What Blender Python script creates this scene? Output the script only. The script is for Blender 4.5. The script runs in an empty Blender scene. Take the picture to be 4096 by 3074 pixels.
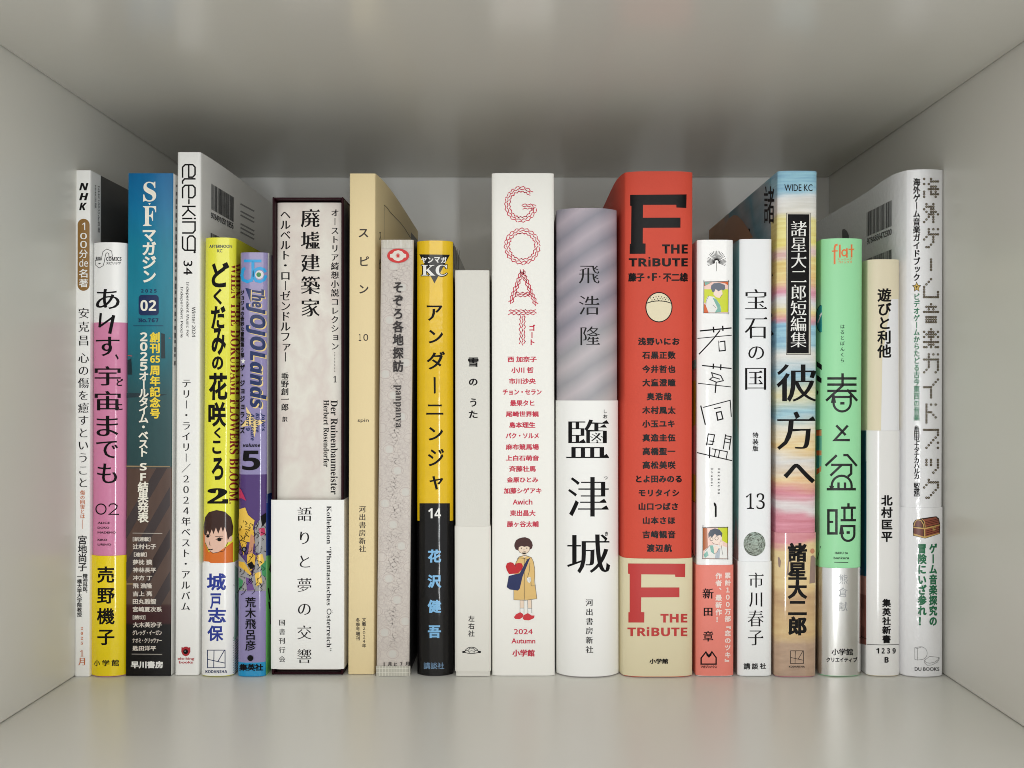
import bpy, bmesh, math, random
import numpy as np
from mathutils import Vector
from mathutils.geometry import tessellate_polygon

S = bpy.context.scene
COL = S.collection
random.seed(7)

# ------------------------------------------------------------------ camera
PHOTO_W, FPX = 4096.0, 3916.0
VPX, CY, HOR = 2077.0, 1537.0, 1570.0          # vanishing point x, image centre y, horizon y in photo pixels
PITCH = math.atan((HOR - CY) / FPX)
CAM = (0.0, -0.405, 0.1177)                    # metres; x = 0 under the vanishing point, y = 0 the row of spines, z = 0 the board
cd = bpy.data.cameras.new('camera')
cd.sensor_width = 36.0
cd.lens = 36.0 * FPX / PHOTO_W
cd.shift_x = -(VPX - 2048.0) / PHOTO_W
cd.clip_start, cd.clip_end = 0.01, 50
cam = bpy.data.objects.new('camera', cd)
COL.objects.link(cam)
cam.location = CAM
cam.rotation_euler = (math.pi / 2 + PITCH, 0, 0)
S.camera = cam

# ------------------------------------------------------------------ light of the room
w = bpy.data.worlds.new('World')
S.world = w
w.use_nodes = True
bg = w.node_tree.nodes['Background']
bg.inputs[0].default_value = (0.995, 1.0, 0.992, 1)
bg.inputs[1].default_value = 0.80


def area(name, loc, target, sx, sy, power, col):
    ld = bpy.data.lights.new(name, 'AREA')
    ld.shape = 'RECTANGLE'
    ld.size, ld.size_y, ld.energy, ld.color = sx, sy, power, col
    o = bpy.data.objects.new(name, ld)
    COL.objects.link(o)
    o.location = loc
    o.rotation_euler = (Vector(target) - Vector(loc)).to_track_quat('-Z', 'Y').to_euler()
    return o


area('room_lamp', (0.12, -1.9, 0.58), (0, 0.0, 0.12), 1.8, 0.6, 10.0, (1.0, 0.985, 0.945))
area('window_light', (0.26, -1.7, -0.17), (0, 0, 0.1), 0.05, 0.55, 5.0, (0.95, 0.98, 1.0))
S.view_settings.view_transform = 'Standard'
S.view_settings.look = 'None'
S.view_settings.exposure = 0.0
S.view_settings.gamma = 1.0
S.cycles.use_denoising = True
S.cycles.filter_width = 0.95
S.cycles.max_bounces = 10
S.cycles.diffuse_bounces = 6


# ------------------------------------------------------------------ helpers: colour, material, objects
def lin(c):
    c = c / 255.0
    return c / 12.92 if c <= 0.04045 else ((c + 0.055) / 1.055) ** 2.4


def rgb(r, g, b):
    return (lin(r), lin(g), lin(b), 1.0)


MATS = {}


def mat(col, rough=0.5, spec=0.3, metal=0.0, bump=0.0, bscale=900.0, coat=0.0, vary=0.0, vscale=60.0):
    key = (col, rough, spec, metal, bump, bscale, coat, vary, vscale)
    if key in MATS:
        return MATS[key]
    m = bpy.data.materials.new('printed_paper')
    m.use_nodes = True
    nt = m.node_tree
    p = nt.nodes['Principled BSDF']
    c = rgb(*col)
    p.inputs['Base Color'].default_value = c
    p.inputs['Roughness'].default_value = rough
    p.inputs['Specular IOR Level'].default_value = spec
    p.inputs['Metallic'].default_value = metal
    p.inputs['Coat Weight'].default_value = coat
    p.inputs['Coat Roughness'].default_value = 0.08
    if bump or vary:
        tc = nt.nodes.new('ShaderNodeTexCoord')
    if bump:
        no = nt.nodes.new('ShaderNodeTexNoise')
        no.inputs['Scale'].default_value = bscale
        no.inputs['Detail'].default_value = 3
        nt.links.new(tc.outputs['Object'], no.inputs['Vector'])
        b = nt.nodes.new('ShaderNodeBump')
        b.inputs['Strength'].default_value = bump
        b.inputs['Distance'].default_value = 0.0006
        nt.links.new(no.outputs['Fac'], b.inputs['Height'])
        nt.links.new(b.outputs['Normal'], p.inputs['Normal'])
    if vary:
        n2 = nt.nodes.new('ShaderNodeTexNoise')
        n2.inputs['Scale'].default_value = vscale
        n2.inputs['Detail'].default_value = 5
        nt.links.new(tc.outputs['Object'], n2.inputs['Vector'])
        r = nt.nodes.new('ShaderNodeValToRGB')
        r.color_ramp.elements[0].position = 0.3
        r.color_ramp.elements[1].position = 0.7
        r.color_ramp.elements[0].color = tuple(x * (1 - vary) for x in c[:3]) + (1,)
        r.color_ramp.elements[1].color = tuple(min(1, x * (1 + vary * 0.6)) for x in c[:3]) + (1,)
        nt.links.new(n2.outputs['Fac'], r.inputs['Fac'])
        nt.links.new(r.outputs['Color'], p.inputs['Base Color'])
    MATS[key] = m
    return m


def ramp_mat(name, axis, lo, hi, stops, rough=0.4, noise=0.0, nscale=(20, 20, 20), spec=0.25, bump=0.0, grain=0.0, gscale=(60, 60, 300)):
    """Printed art: colour stops along an axis of the object's own space between lo and hi, pushed about by noise."""
    m = bpy.data.materials.new(name)
    m.use_nodes = True
    nt = m.node_tree
    N, L = nt.nodes, nt.links
    p = N['Principled BSDF']
    p.inputs['Roughness'].default_value = rough
    p.inputs['Specular IOR Level'].default_value = spec
    tc = N.new('ShaderNodeTexCoord')
    sep = N.new('ShaderNodeSeparateXYZ')
    if isinstance(axis, str):
        L.new(tc.outputs['Object'], sep.inputs[0])
        src = sep.outputs[axis]
    else:
        d = N.new('ShaderNodeVectorMath')
        d.operation = 'DOT_PRODUCT'
        d.inputs[1].default_value = axis
        L.new(tc.outputs['Object'], d.inputs[0])
        src = d.outputs['Value']
    mr = N.new('ShaderNodeMapRange')
    mr.inputs['From Min'].default_value, mr.inputs['From Max'].default_value = lo, hi
    L.new(src, mr.inputs['Value'])
    fac = mr.outputs['Result']
    if noise:
        mp = N.new('ShaderNodeMapping')
        mp.inputs['Scale'].default_value = nscale
        L.new(tc.outputs['Object'], mp.inputs['Vector'])
        no = N.new('ShaderNodeTexNoise')
        no.inputs['Scale'].default_value = 1.0
        no.inputs['Detail'].default_value = 6
        L.new(mp.outputs['Vector'], no.inputs['Vector'])
        ma = N.new('ShaderNodeMath')
        ma.operation = 'MULTIPLY_ADD'
        ma.inputs[1].default_value = noise
        L.new(no.outputs['Fac'], ma.inputs[0])
        L.new(fac, ma.inputs[2])
        sb = N.new('ShaderNodeMath')
        sb.operation = 'SUBTRACT'
        sb.inputs[1].default_value = noise * 0.5
        L.new(ma.outputs[0], sb.inputs[0])
        fac = sb.outputs[0]
    r = N.new('ShaderNodeValToRGB')
    e = r.color_ramp.elements
    stops = sorted(stops)
    e[0].position, e[0].color = stops[0][0], rgb(*stops[0][1])
    e[1].position, e[1].color = stops[-1][0], rgb(*stops[-1][1])
    for pos, c in stops[1:-1]:
        x = e.new(pos)
        x.color = rgb(*c)
    L.new(fac, r.inputs['Fac'])
    out = r.outputs['Color']
    if grain:
        mp2 = N.new('ShaderNodeMapping')
        mp2.inputs['Scale'].default_value = gscale
        L.new(tc.outputs['Object'], mp2.inputs['Vector'])
        n3 = N.new('ShaderNodeTexNoise')
        n3.inputs['Scale'].default_value = 1.0
        n3.inputs['Detail'].default_value = 4
        L.new(mp2.outputs['Vector'], n3.inputs['Vector'])
        mx = N.new('ShaderNodeMix')
        mx.data_type = 'RGBA'
        mx.blend_type = 'OVERLAY'
        mx.inputs['Factor'].default_value = grain
        L.new(out, mx.inputs['A'])
        L.new(n3.outputs['Fac'], mx.inputs['B'])
        out = mx.outputs['Result']
    L.new(out, p.inputs['Base Color'])
    if bump:
        n4 = N.new('ShaderNodeTexNoise')
        n4.inputs['Scale'].default_value = 1200
        L.new(tc.outputs['Object'], n4.inputs['Vector'])
        b = N.new('ShaderNodeBump')
        b.inputs['Strength'].default_value = bump
        b.inputs['Distance'].default_value = 0.0005
        L.new(n4.outputs['Fac'], b.inputs['Height'])
        L.new(b.outputs['Normal'], p.inputs['Normal'])
    return m


def link(o, parent=None, label=None, cat=None, group=None, kind=None):
    COL.objects.link(o)
    if parent is not None:
        o.parent = parent
    for k, v in (('label', label), ('category', cat), ('group', group), ('kind', kind)):
        if v:
            o[k] = v
    return o


def mesh_obj(name, V, F, mats, parent=None, midx=None, smooth=None, normals=None):
    me = bpy.data.meshes.new(name)
    me.from_pydata([tuple(v) for v in V], [], [tuple(f) for f in F])
    for m in (mats if isinstance(mats, (list, tuple)) else [mats]):
        me.materials.append(m)
    if midx is not None:
        me.polygons.foreach_set('material_index', list(midx))
    if smooth is not None:
        me.polygons.foreach_set('use_smooth', [True] * len(me.polygons))
        me.set_sharp_from_angle(angle=math.radians(smooth))
    if normals is not None:
        me.polygons.foreach_set('use_smooth', [True] * len(me.polygons))
        me.normals_split_custom_set_from_vertices([tuple(n) for n in normals])
    me.update()
    o = bpy.data.objects.new(name, me)
    return link(o, parent)


def box(name, lo, hi, m, parent=None, bevel=0.0):
    bm = bmesh.new()
    vs = [bm.verts.new((x, y, z)) for x in (lo[0], hi[0]) for y in (lo[1], hi[1]) for z in (lo[2], hi[2])]
    for f in ((0, 1, 3, 2), (4, 6, 7, 5), (0, 4, 5, 1), (2, 3, 7, 6), (0, 2, 6, 4), (1, 5, 7, 3)):
        bm.faces.new([vs[i] for i in f])
    bmesh.ops.recalc_face_normals(bm, faces=bm.faces)
    if bevel:
        bmesh.ops.bevel(bm, geom=list(bm.edges), offset=bevel, segments=2, affect='EDGES', profile=0.5)
    me = bpy.data.meshes.new(name)
    bm.to_mesh(me)
    bm.free()
    me.materials.append(m)
    return link(bpy.data.objects.new(name, me), parent)


# ------------------------------------------------------------------ from a photo pixel to the surface it shows
CP, SP = math.cos(PITCH), math.sin(PITCH)


def ray(px, py):
    xc = (np.asarray(px, float) - VPX) / FPX
    yc = -(np.asarray(py, float) - CY) / FPX
    return xc, CP - yc * SP, SP + yc * CP


def at(px, py, y):
    dx, dy, dz = ray(px, py)
    t = (y - CAM[1]) / dy
    return float(t * dx), float(CAM[2] + t * dz)


# crops of the photograph the measurements were taken in: origin and pixels per unit
def fr(x, y, s=600 / 1660.0):
    return (x, y, s)


A1, A2, A3, A4 = fr(240, 560), fr(240, 1160), fr(240, 1760), fr(240, 2200)
q = 620 / 1660.0
B1, B2, B3 = fr(780, 900, q), fr(780, 1500, q), fr(780, 2100, q)
D1, D2, D3, D4, D5 = fr(1060, 640), fr(1380, 680), fr(1380, 1240), fr(1380, 1800), fr(1380, 2200)
E1, E2, E3, E4 = fr(1920, 660), fr(1920, 1240), fr(1920, 1820), fr(1920, 2180)
F0, F1, F2, F3 = fr(2400, 660, 400 / 1660.0), fr(2400, 1060), fr(2400, 1640), fr(2400, 2180)
G0, G1, G2, G3 = fr(2720, 640), fr(2740, 1200), fr(2740, 1760), fr(2740, 2200)
H0, H1, H2, H3 = fr(3240, 640), fr(3240, 1200), fr(3240, 1760), fr(3240, 2200)
K7 = fr(0, 0, 1400 / 2212.0)
PX = fr(0, 0, 1.0)

# ------------------------------------------------------------------ lettering: glyph outlines of Blender's own font, with a pen weight
LT, REG, MED, BOLD, HEAVY = (-.010, -.010, 0), (0, 0, 0), (.012, .008, 0), (.026, .018, 0), (.042, .03, 0)
MIN, MINB, MINL = (.004, -.020, 1), (.026, -.010, 1), (-.008, -.024, 1)
_tc = bpy.data.curves.new('pen', 'FONT')
_tc.resolution_u = 3
_to = bpy.data.objects.new('pen', _tc)
_ts = bpy.data.scenes.new('pen')
_ts.collection.objects.link(_to)
GL = {}


RAW = {}


def raw(s):
    if s in RAW:
        return RAW[s]
    _tc.body = s
    _ts.view_layers[0].update()
    dg = _ts.view_layers[0].depsgraph
    ev = _to.evaluated_get(dg)
    me = ev.to_mesh()
    V = np.array([v.co[:2] for v in me.vertices], float).reshape(-1, 2)
    Fc = [tuple(p.vertices) for p in me.polygons]
    ev.to_mesh_clear()
    RAW[s] = (V, Fc)
    return RAW[s]


def glyph(s, st=REG):
    key = (s, st)
    if key in GL:
        return GL[key]
    V, Fc = raw(s)
    wx, wy, serif = st
    if len(V) and (wx or wy):
        cnt = {}
        Fo = []
        for f in Fc:
            a = sum(V[f[i]][0] * V[f[(i + 1) % len(f)]][1] - V[f[(i + 1) % len(f)]][0] * V[f[i]][1] for i in range(len(f)))
            if a < 0:
                f = f[::-1]
            Fo.append(f)
            for i in range(len(f)):
                e = (f[i], f[(i + 1) % len(f)])
                cnt[e] = cnt.get(e, 0) + 1
        Fc = Fo
        nxt, prv = {}, {}
        for (a, b) in cnt:
            if (b, a) not in cnt:
                nxt[a] = b
                prv[b] = a
        W = V.copy()

        def en(a, b):
            d = V[b] - V[a]
            l = math.hypot(*d)
            return (d[1] / l, -d[0] / l, l) if l > 1e-9 else (0, 0, 0)

        for v in nxt:
            if v not in prv:
                continue
            n1, n2 = en(prv[v], v), en(v, nxt[v])
            if not n1[2] or not n2[2]:
                n1 = n2 = n1 if n1[2] else n2
            d1 = wx * n1[0] ** 2 + wy * n1[1] ** 2
            d2 = wx * n2[0] ** 2 + wy * n2[1] ** 2
            det = n1[0] * n2[1] - n1[1] * n2[0]
            if abs(det) < 0.25:
                mx, my = n1[0] + n2[0], n1[1] + n2[1]
                l = math.hypot(mx, my) or 1
                p = ((d1 + d2) / 2 * mx / l, (d1 + d2) / 2 * my / l)
            else:
                p = ((d1 * n2[1] - d2 * n1[1]) / det, (n1[0] * d2 - n2[0] * d1) / det)
            l = math.hypot(*p)
            k = min(1, 0.055 / l) if l else 1
            W[v] = V[v] + np.array(p) * k
        extra = []
        if serif:
            for a, b in nxt.items():
                n = en(a, b)
                if n[0] > 0.95 and 0.045 < n[2] < 0.13 and a in prv and b in nxt:
                    e1, e2 = en(prv[a], a), en(b, nxt[b])
                    if e1[2] > .14 and e2[2] > .10 and abs(e1[1]) > .96 and abs(e2[1]) > .96 and e1[1] < 0 < e2[1]:
                        lo, hi = (a, b) if V[a][1] < V[b][1] else (b, a)
                        x, yl, yh = W[lo][0], W[lo][1], W[hi][1]
                        s_ = .055 + wx
                        extra.append(((x - .15, yh), (x + .01, yl), (x - .005, yh + .01), (x - .045, yh + s_)))
        V = W
        for tri in extra:
            i = len(V)
            V = np.vstack([V, np.array(tri)])
            Fc = Fc + [(i, i + 1, i + 2, i + 3)]
    GL[key] = (V, Fc)
    return GL[key]


def adj(st, size, latin=False):
    """small print is inked a little heavier"""
    k = .022 if size < 24 else .016 if size < 36 else .008 if size < 60 else 0
    if latin:
        k *= .45
    return (round(st[0] + k, 4), round(st[1] + k * .8, 4), st[2]) if k else st


def remap(s, up, low, dig):
    o = ''
    for c in s:
        if 'A' <= c <= 'Z' and up:
            c = chr(up + ord(c) - 65)
        elif 'a' <= c <= 'z' and low:
            c = chr(low + ord(c) - 97)
        elif '0' <= c <= '9' and dig:
            c = chr(dig + ord(c) - 48)
        o += c
    return o


def serif(s): return remap(s, 0x1D400, 0x1D41A, 0x1D7CE)
def sansb(s): return remap(s, 0x1D5D4, 0x1D5EE, 0x1D7EC)
def sans(s): return remap(s, 0x1D5A0, 0x1D5BA, 0x1D7E2)
def ital(s): return remap(s, 0x1D63C, 0x1D656, 0x1D7EC)
def mono(s): return remap(s, 0x1D670, 0x1D68A, 0x1D7F6)


ROT = set('ー…（）「」『』［］―—〜')
SMALL = set('ァィゥェォッャュョヶぁぃぅぇぉっゃゅょ')


# ------------------------------------------------------------------ a book: jacket, page block, paper band and printed ink
class Book:
    def __init__(self, name, label, cat, L, R, top, base, sag=0.0, n=2.6, depth=0.128, t=0.0006, pages=0.0004,
                 splay=(0.0, 0.0), tau=0.02, hump=0.0, group='books standing in a row on the shelf board', frontal=None):
        """L, R: photo x of the spine's edges at its top and bottom; top: photo y of its top edge; base: photo y of the foot."""
        dx, dy, dz = ray(VPX, base)
        yf = CAM[1] + CAM[2] / (-dz / dy) if frontal is None else frontal       # where the foot meets the board
        self.yb = yf + sag
        y = self.yb
        xl1, z1 = at(L[0], top, y)
        xl0, _ = at(L[1], base, y)
        xr1, _ = at(R[0], top, y)
        xr0, _ = at(R[1], base, y)
        self.z1 = at(VPX, top, yf)[1]
        self.z0 = 0.0002
        k = ((xl1 - xl0) + (xr1 - xr0)) / 2 / (self.z1 - self.z0)
        self.lean = k
        self.xl, self.xr = xl0, (xr0 + (xr1 - k * (self.z1))) / 2
        self.xl = (xl0 + (xl1 - k * self.z1)) / 2
        self.sag, self.n, self.depth, self.t = sag, n, depth, t
        self.org = ((self.xl + self.xr) / 2, y, 0.0)
        self.splay, self.tau, self.hump = splay, tau, hump
        self.P = self.profile()
        self.seg()
        self.root = bpy.data.objects.new({'book': 'paperback_book', 'comic book': 'comic_book', 'magazine': 'magazine'}.get(cat, name) if name == 'book' else name, None)
        self.root.empty_display_size = 0.01
        self.root.location = self.org
        link(self.root, None, label, cat, group)
        self.pages_inset = pages

    def profile(self):
        P = []

        def out(y, s, hump=0.0):        # how far a cover stands off sideways, y behind the spine's edge
            return s * (1 - math.exp(-y / self.tau)) + hump * (y / .013) * math.exp(1 - y / .013)

        for k in range(16, 0, -1):
            y = self.depth * (k / 16.0) ** 1.6
            P.append((self.xl - out(y, self.splay[0], self.hump), self.yb + y))
        if self.sag > 0:
            m = 28
            for i in range(m + 1):
                u = -math.cos(math.pi * i / m)
                x = (self.xl + self.xr) / 2 + u * (self.xr - self.xl) / 2
                P.append((x, self.yb - self.sag * (1 - abs(u) ** self.n) ** (1.0 / 1.15)))
        else:
            r = 0.0004
            P += [(self.xl, self.yb + r), (self.xl + r * .3, self.yb + r * .3), (self.xl + r, self.yb),
                  (self.xr - r, self.yb), (self.xr - r * .3, self.yb + r * .3), (self.xr, self.yb + r)]
        for k in range(1, 17):
            y = self.depth * (k / 16.0) ** 1.6
            P.append((self.xr + out(y, self.splay[1]), self.yb + y))
        return np.array(P)

    def seg(self):
        P = self.P
        d = P[1:] - P[:-1]
        l = np.hypot(d[:, 0], d[:, 1])
        nrm = np.stack([d[:, 1], -d[:, 0]], 1) / l[:, None]
        a, b = nrm.copy(), nrm.copy()
        for i in range(len(nrm) - 1):
            if np.dot(nrm[i], nrm[i + 1]) > math.cos(math.radians(52)):
                m = nrm[i] + nrm[i + 1]
                m /= np.hypot(*m)
                b[i] = m
                a[i + 1] = m
        self.sn, self.na, self.nb = nrm, a, b
        vn = np.zeros_like(P)
        vn[0], vn[-1] = nrm[0], nrm[-1]
        for i in range(1, len(P) - 1):
            m = nrm[i - 1] + nrm[i]
            l = np.hypot(*m)
            m = m / l
            vn[i] = m / max(0.5, float(np.dot(m, nrm[i])))
        self.vn = vn

    def offs(self, o):
        return self.P + self.vn * o

    def loc(self, x, y, z):
        return (x + self.lean * z - self.org[0], y - self.org[1], z)

    def shell(self, name, outer, inner, rows, mats, mfun=None, parent=None, capmat=0):
        """A folded sheet: outer and inner plan outlines, rows of heights from bottom to top."""
        V, F, M = [], [], []
        n = len(outer)
        for z in rows:
            for p in outer:
                V.append(self.loc(p[0], p[1], z))
        for z in (rows[0], rows[-1]):
            for p in inner:
                V.append(self.loc(p[0], p[1], z))
        ib = len(rows) * n
        for r in range(len(rows) - 1):
            for i in range(n - 1):
                a = r * n + i
                F.append((a, a + 1, a + n + 1, a + n))
                mid = (outer[i] + outer[i + 1]) / 2
                M.append(mfun(r, mid[0], mid[1], i) if mfun else min(r, len(mats) - 1))
        t = (len(rows) - 1) * n
        for i in range(n - 1):
            F.append((ib + i + 1, ib + i, ib + n + i, ib + n + i + 1))
            M.append(capmat)
            F.append((i + 1, i, ib + i, ib + i + 1))
            M.append(capmat)
            F.append((t + i, t + i + 1, ib + n + i + 1, ib + n + i))
            M.append(capmat)
        for i, fl in ((0, 0), (n - 1, 1)):
            f = (i, t + i, ib + n + i, ib + i)
            F.append(f if not fl else f[::-1])
            M.append(capmat)
        return mesh_obj(name, V, F, mats, parent or self.root, M, smooth=52)

    def zpx(self, py):
        """height on the front of the spine shown at photo row py"""
        return at(VPX, py, self.yb - self.sag)[1]

    def cover(self, mats, cuts=(), mfun=None, name='cover', z1=None):
        rows = [self.z0] + sorted(self.zpx(c) for c in cuts) + [z1 or self.z1]
        mats = mats if isinstance(mats, (list, tuple)) else [mats]
        self.cov = self.shell(name, self.P, self.offs(-self.t), rows, mats, mfun)
        return self.cov

    def page_block(self, m):
        Q = self.offs(-self.t - 0.0002)
        Q = Q[(Q[:, 1] < self.yb + self.depth - 0.002)]
        za, zb = self.z0 + self.pages_inset, self.z1 - self.pages_inset
        n = len(Q)
        V = [self.loc(p[0], p[1], za) for p in Q] + [self.loc(p[0], p[1], zb) for p in Q]
        F = [(i, (i + 1) % n, n + (i + 1) % n, n + i) for i in range(n)] + [tuple(range(n))[::-1], tuple(range(n, 2 * n))]
        mesh_obj('page_block', V, F, m, self.root)

    def band(self, py_top, mats, cuts=(), mfun=None, py_bot=None, name='paper_band', th=0.0003):
        z1 = self.zpx(py_top)
        z0 = self.z0 + 0.0003 if py_bot is None else self.zpx(py_bot)
        rows = [z0] + sorted(self.zpx(c) for c in cuts) + [z1]
        mats = mats if isinstance(mats, (list, tuple)) else [mats]
        return self.shell(name, self.offs(0.00008 + th), self.offs(0.00008), rows, mats, mfun)

    def project(self, px, py, lift):
        px, py, lift = (np.asarray(a, float) for a in (px, py, lift))
        dx, dy, dz = ray(px, py)
        t = np.full(px.shape, (self.yb - CAM[1])) / dy
        P = self.P
        idx = np.zeros(px.shape, int)
        u = np.zeros(px.shape)
        for _ in range(4):
            z = CAM[2] + t * dz
            sh = self.lean * z
            best = np.full(px.shape, np.inf)
            for i in range(len(P) - 1):
                ax, ay = P[i][0] + sh, P[i][1] - CAM[1]
                ex, ey = P[i + 1][0] - P[i][0], P[i + 1][1] - P[i][1]
                det = dx * ey - dy * ex
                det = np.where(np.abs(det) < 1e-12, 1e-12, det)
                tt = (ax * ey - ay * ex) / det
                uu = (ax * dy - ay * dx) / det
                ok = (uu >= -1e-4) & (uu <= 1 + 1e-4) & (tt > 0.05) & (tt < best) & ((self.sn[i][0] * dx + self.sn[i][1] * dy) < 0)
                best = np.where(ok, tt, best)
                idx = np.where(ok, i, idx)
                u = np.where(ok, np.clip(uu, 0, 1), u)
            miss = ~np.isfinite(best)
            t = np.where(miss, (self.yb - CAM[1]) / dy, best)
        n = self.na[idx] * (1 - u)[:, None] + self.nb[idx] * u[:, None]
        n /= np.hypot(n[:, 0], n[:, 1])[:, None]
        n[miss] = (0, -1)
        X = t * dx + n[:, 0] * lift - self.org[0]
        Y = CAM[1] + t * dy + n[:, 1] * lift - self.org[1]
        Z = CAM[2] + t * dz
        return np.stack([X, Y, Z], 1), np.concatenate([n, np.zeros((len(n), 1))], 1)

    def ink(self, name, m, parent=None, base=0.0):
        return Ink(self, name, m, parent or self.cov, base)


class Ink:
    """Print on one part of a book, drawn in the photograph's pixels and laid on the book's own surface."""

    def __init__(self, book, name, m, parent, base):
        self.b, self.name, self.parent = book, name, parent
        tops = book.__dict__.setdefault('tops', {})
        self.key = parent.name
        self.tops = tops
        self.lift = self.base = max(base + 0.00005, tops.get(self.key, 0) + 0.000012)
        self.mats = [m]
        self.mi = 0
        self.V, self.L, self.F, self.M = [], [], [], []

    def mat(self, m, up=True):
        if m not in self.mats:
            self.mats.append(m)
        self.mi = self.mats.index(m)
        if up:
            self.lift += 0.000018
        return self

    def put(self, V, F):
        i0 = len(self.V)
        self.V += [tuple(v) for v in V]
        self.L += [self.lift] * len(V)
        for f in F:
            if len(set(f)) < 3:
                continue
            self.F.append(tuple(i + i0 for i in f))
            self.M.append(self.mi)
        return self

    def poly(self, f, pts):
        pts = [(f[0] + x * f[2], f[1] + y * f[2]) for x, y in pts]
        T = tessellate_polygon([[Vector((x, y, 0)) for x, y in pts]])
        return self.put(pts, [t for t in T])

    def rect(self, f, x0, y0, x1, y1):
        return self.poly(f, [(x0, y0), (x1, y0), (x1, y1), (x0, y1)])

    def disc(self, f, cx, cy, rx, ry=None, n=28):
        ry = ry or rx
        return self.poly(f, [(cx + rx * math.cos(2 * math.pi * i / n), cy + ry * math.sin(2 * math.pi * i / n)) for i in range(n)])

    def ring(self, f, cx, cy, r, wd, n=28, ry=None):
        k = (ry or r) / r
        return self.stroke(f, [(cx + r * math.cos(2 * math.pi * i / n), cy + k * r * math.sin(2 * math.pi * i / n)) for i in range(n + 1)], wd)

    def stroke(self, f, pts, wd, cap=True):
        P = [np.array((f[0] + x * f[2], f[1] + y * f[2])) for x, y in pts]
        h = wd * f[2] / 2
        V, F = [], []
        n = len(P)
        closed = n > 3 and np.hypot(*(P[0] - P[-1])) < 1e-6
        for i in range(n):
            d1 = P[i] - P[i - 1] if i > 0 else (P[-1] - P[-2] if closed else P[1] - P[0])
            d2 = P[i + 1] - P[i] if i < n - 1 else (P[1] - P[0] if closed else P[-1] - P[-2])
            d1 = d1 / (np.hypot(*d1) or 1)
            d2 = d2 / (np.hypot(*d2) or 1)
            m = d1 + d2
            l = np.hypot(*m)
            m = m / l if l > 1e-6 else d2
            nn = np.array((-m[1], m[0]))
            c = max(0.45, abs(np.dot(nn, (-d2[1], d2[0]))))
            p = P[i]
            if cap and not closed:
                if i == 0:
                    p = p - d2 * h * .6
                if i == n - 1:
                    p = p + d1 * h * .6
            V += [p + nn * h / c, p - nn * h / c]
            if i:
                F.append((2 * i - 2, 2 * i - 1, 2 * i + 1, 2 * i))
        return self.put(V, F)

    def quad(self, f, s, st, c4):
        """text fitted by its ink to the four corners top-left, top-right, bottom-right, bottom-left"""
        size = min(math.hypot(c4[3][0] - c4[0][0], c4[3][1] - c4[0][1]), 1e9) * f[2]
        V, F = glyph(s, adj(st, size, ord(s[0]) < 0x2E00 or ord(s[0]) > 0x10000))
        if not len(V):
            return self
        lo, hi = V.min(0), V.max(0)
        d = np.maximum(hi - lo, 1e-6)
        u = (V[:, 0] - lo[0]) / d[0]
        v = 1 - (V[:, 1] - lo[1]) / d[1]
        c = [np.array((f[0] + x * f[2], f[1] + y * f[2])) for x, y in c4]
        W = (np.outer((1 - u) * (1 - v), c[0]) + np.outer(u * (1 - v), c[1]) + np.outer(u * v, c[2]) + np.outer((1 - u) * v, c[3]))
        return self.put(W, F)

    def h(self, f, s, x0, y0, x1, y1, st=REG):
        return self.quad(f, s, st, [(x0, y0), (x1, y0), (x1, y1), (x0, y1)])

    def r(self, f, s, x0, y0, x1, y1, st=REG, dx=0):
        """a line turned a quarter clockwise: it reads downwards, its top towards the right"""
        return self.quad(f, s, st, [(x1, y0), (x1 + dx, y1), (x0 + dx, y1), (x0, y0)])

    def v(self, f, s, xc, wd, y0, y1, st=REG, ht=None, dx=0.0):
        """a column of characters; wd, ht the ink of a full-size character"""
        ht = ht or wd
        n = len(s)
        st = adj(st, wd * f[2])
        pitch = (y1 - y0 - ht) / max(1, n - 1)
        for i, ch in enumerate(s):
            if ch in ' 　':
                continue
            x = xc + dx * i / max(1, n - 1)
            yc = y0 + ht / 2 + pitch * i
            full = ord(ch) > 0x2E00 or ch in '…―・'
            g = ch
            if not full:
                g = serif(ch) if st[2] else (chr(ord(ch) + 0xFEE0) if 0x20 < ord(ch) < 0x7F else ch)
            V, F = glyph(g, st if full else (st[0] * .5, st[1] * .3 if st[2] else st[1], 0))
            if not len(V):
                continue
            V = V.copy()
            if full:
                V -= (0.5, 0.38)
            else:
                V -= ((V[:, 0].min() + V[:, 0].max()) / 2, 0.34 if st[2] else 0.36)
            if ch in ROT:
                V = np.stack([V[:, 1], -V[:, 0]], 1)
            elif ch in '、。':
                V += (.55, .55)
            elif ch in SMALL:
                V += (.10, .10)
            sx, sy = wd / .93 * f[2], ht / .93 * f[2]
            X = f[0] + x * f[2] + V[:, 0] * sx
            Y = f[1] + yc * f[2] - V[:, 1] * sy
            self.put(np.stack([X, Y], 1), F)
        return self

    def barcode(self, f, c4, seed):
        rnd = random.Random(seed)
        c = [np.array(p, float) for p in c4]
        u = 0.0
        while u < 1:
            wd = rnd.choice((.0105, .0105, .021, .031))
            e = min(1, u + wd)
            a, b = c[0] + (c[1] - c[0]) * u, c[0] + (c[1] - c[0]) * e
            d, g = c[3] + (c[2] - c[3]) * u, c[3] + (c[2] - c[3]) * e
            self.poly(f, [a, b, g, d])
            u = e + rnd.choice((.0105, .0105, .021))
        return self

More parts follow.
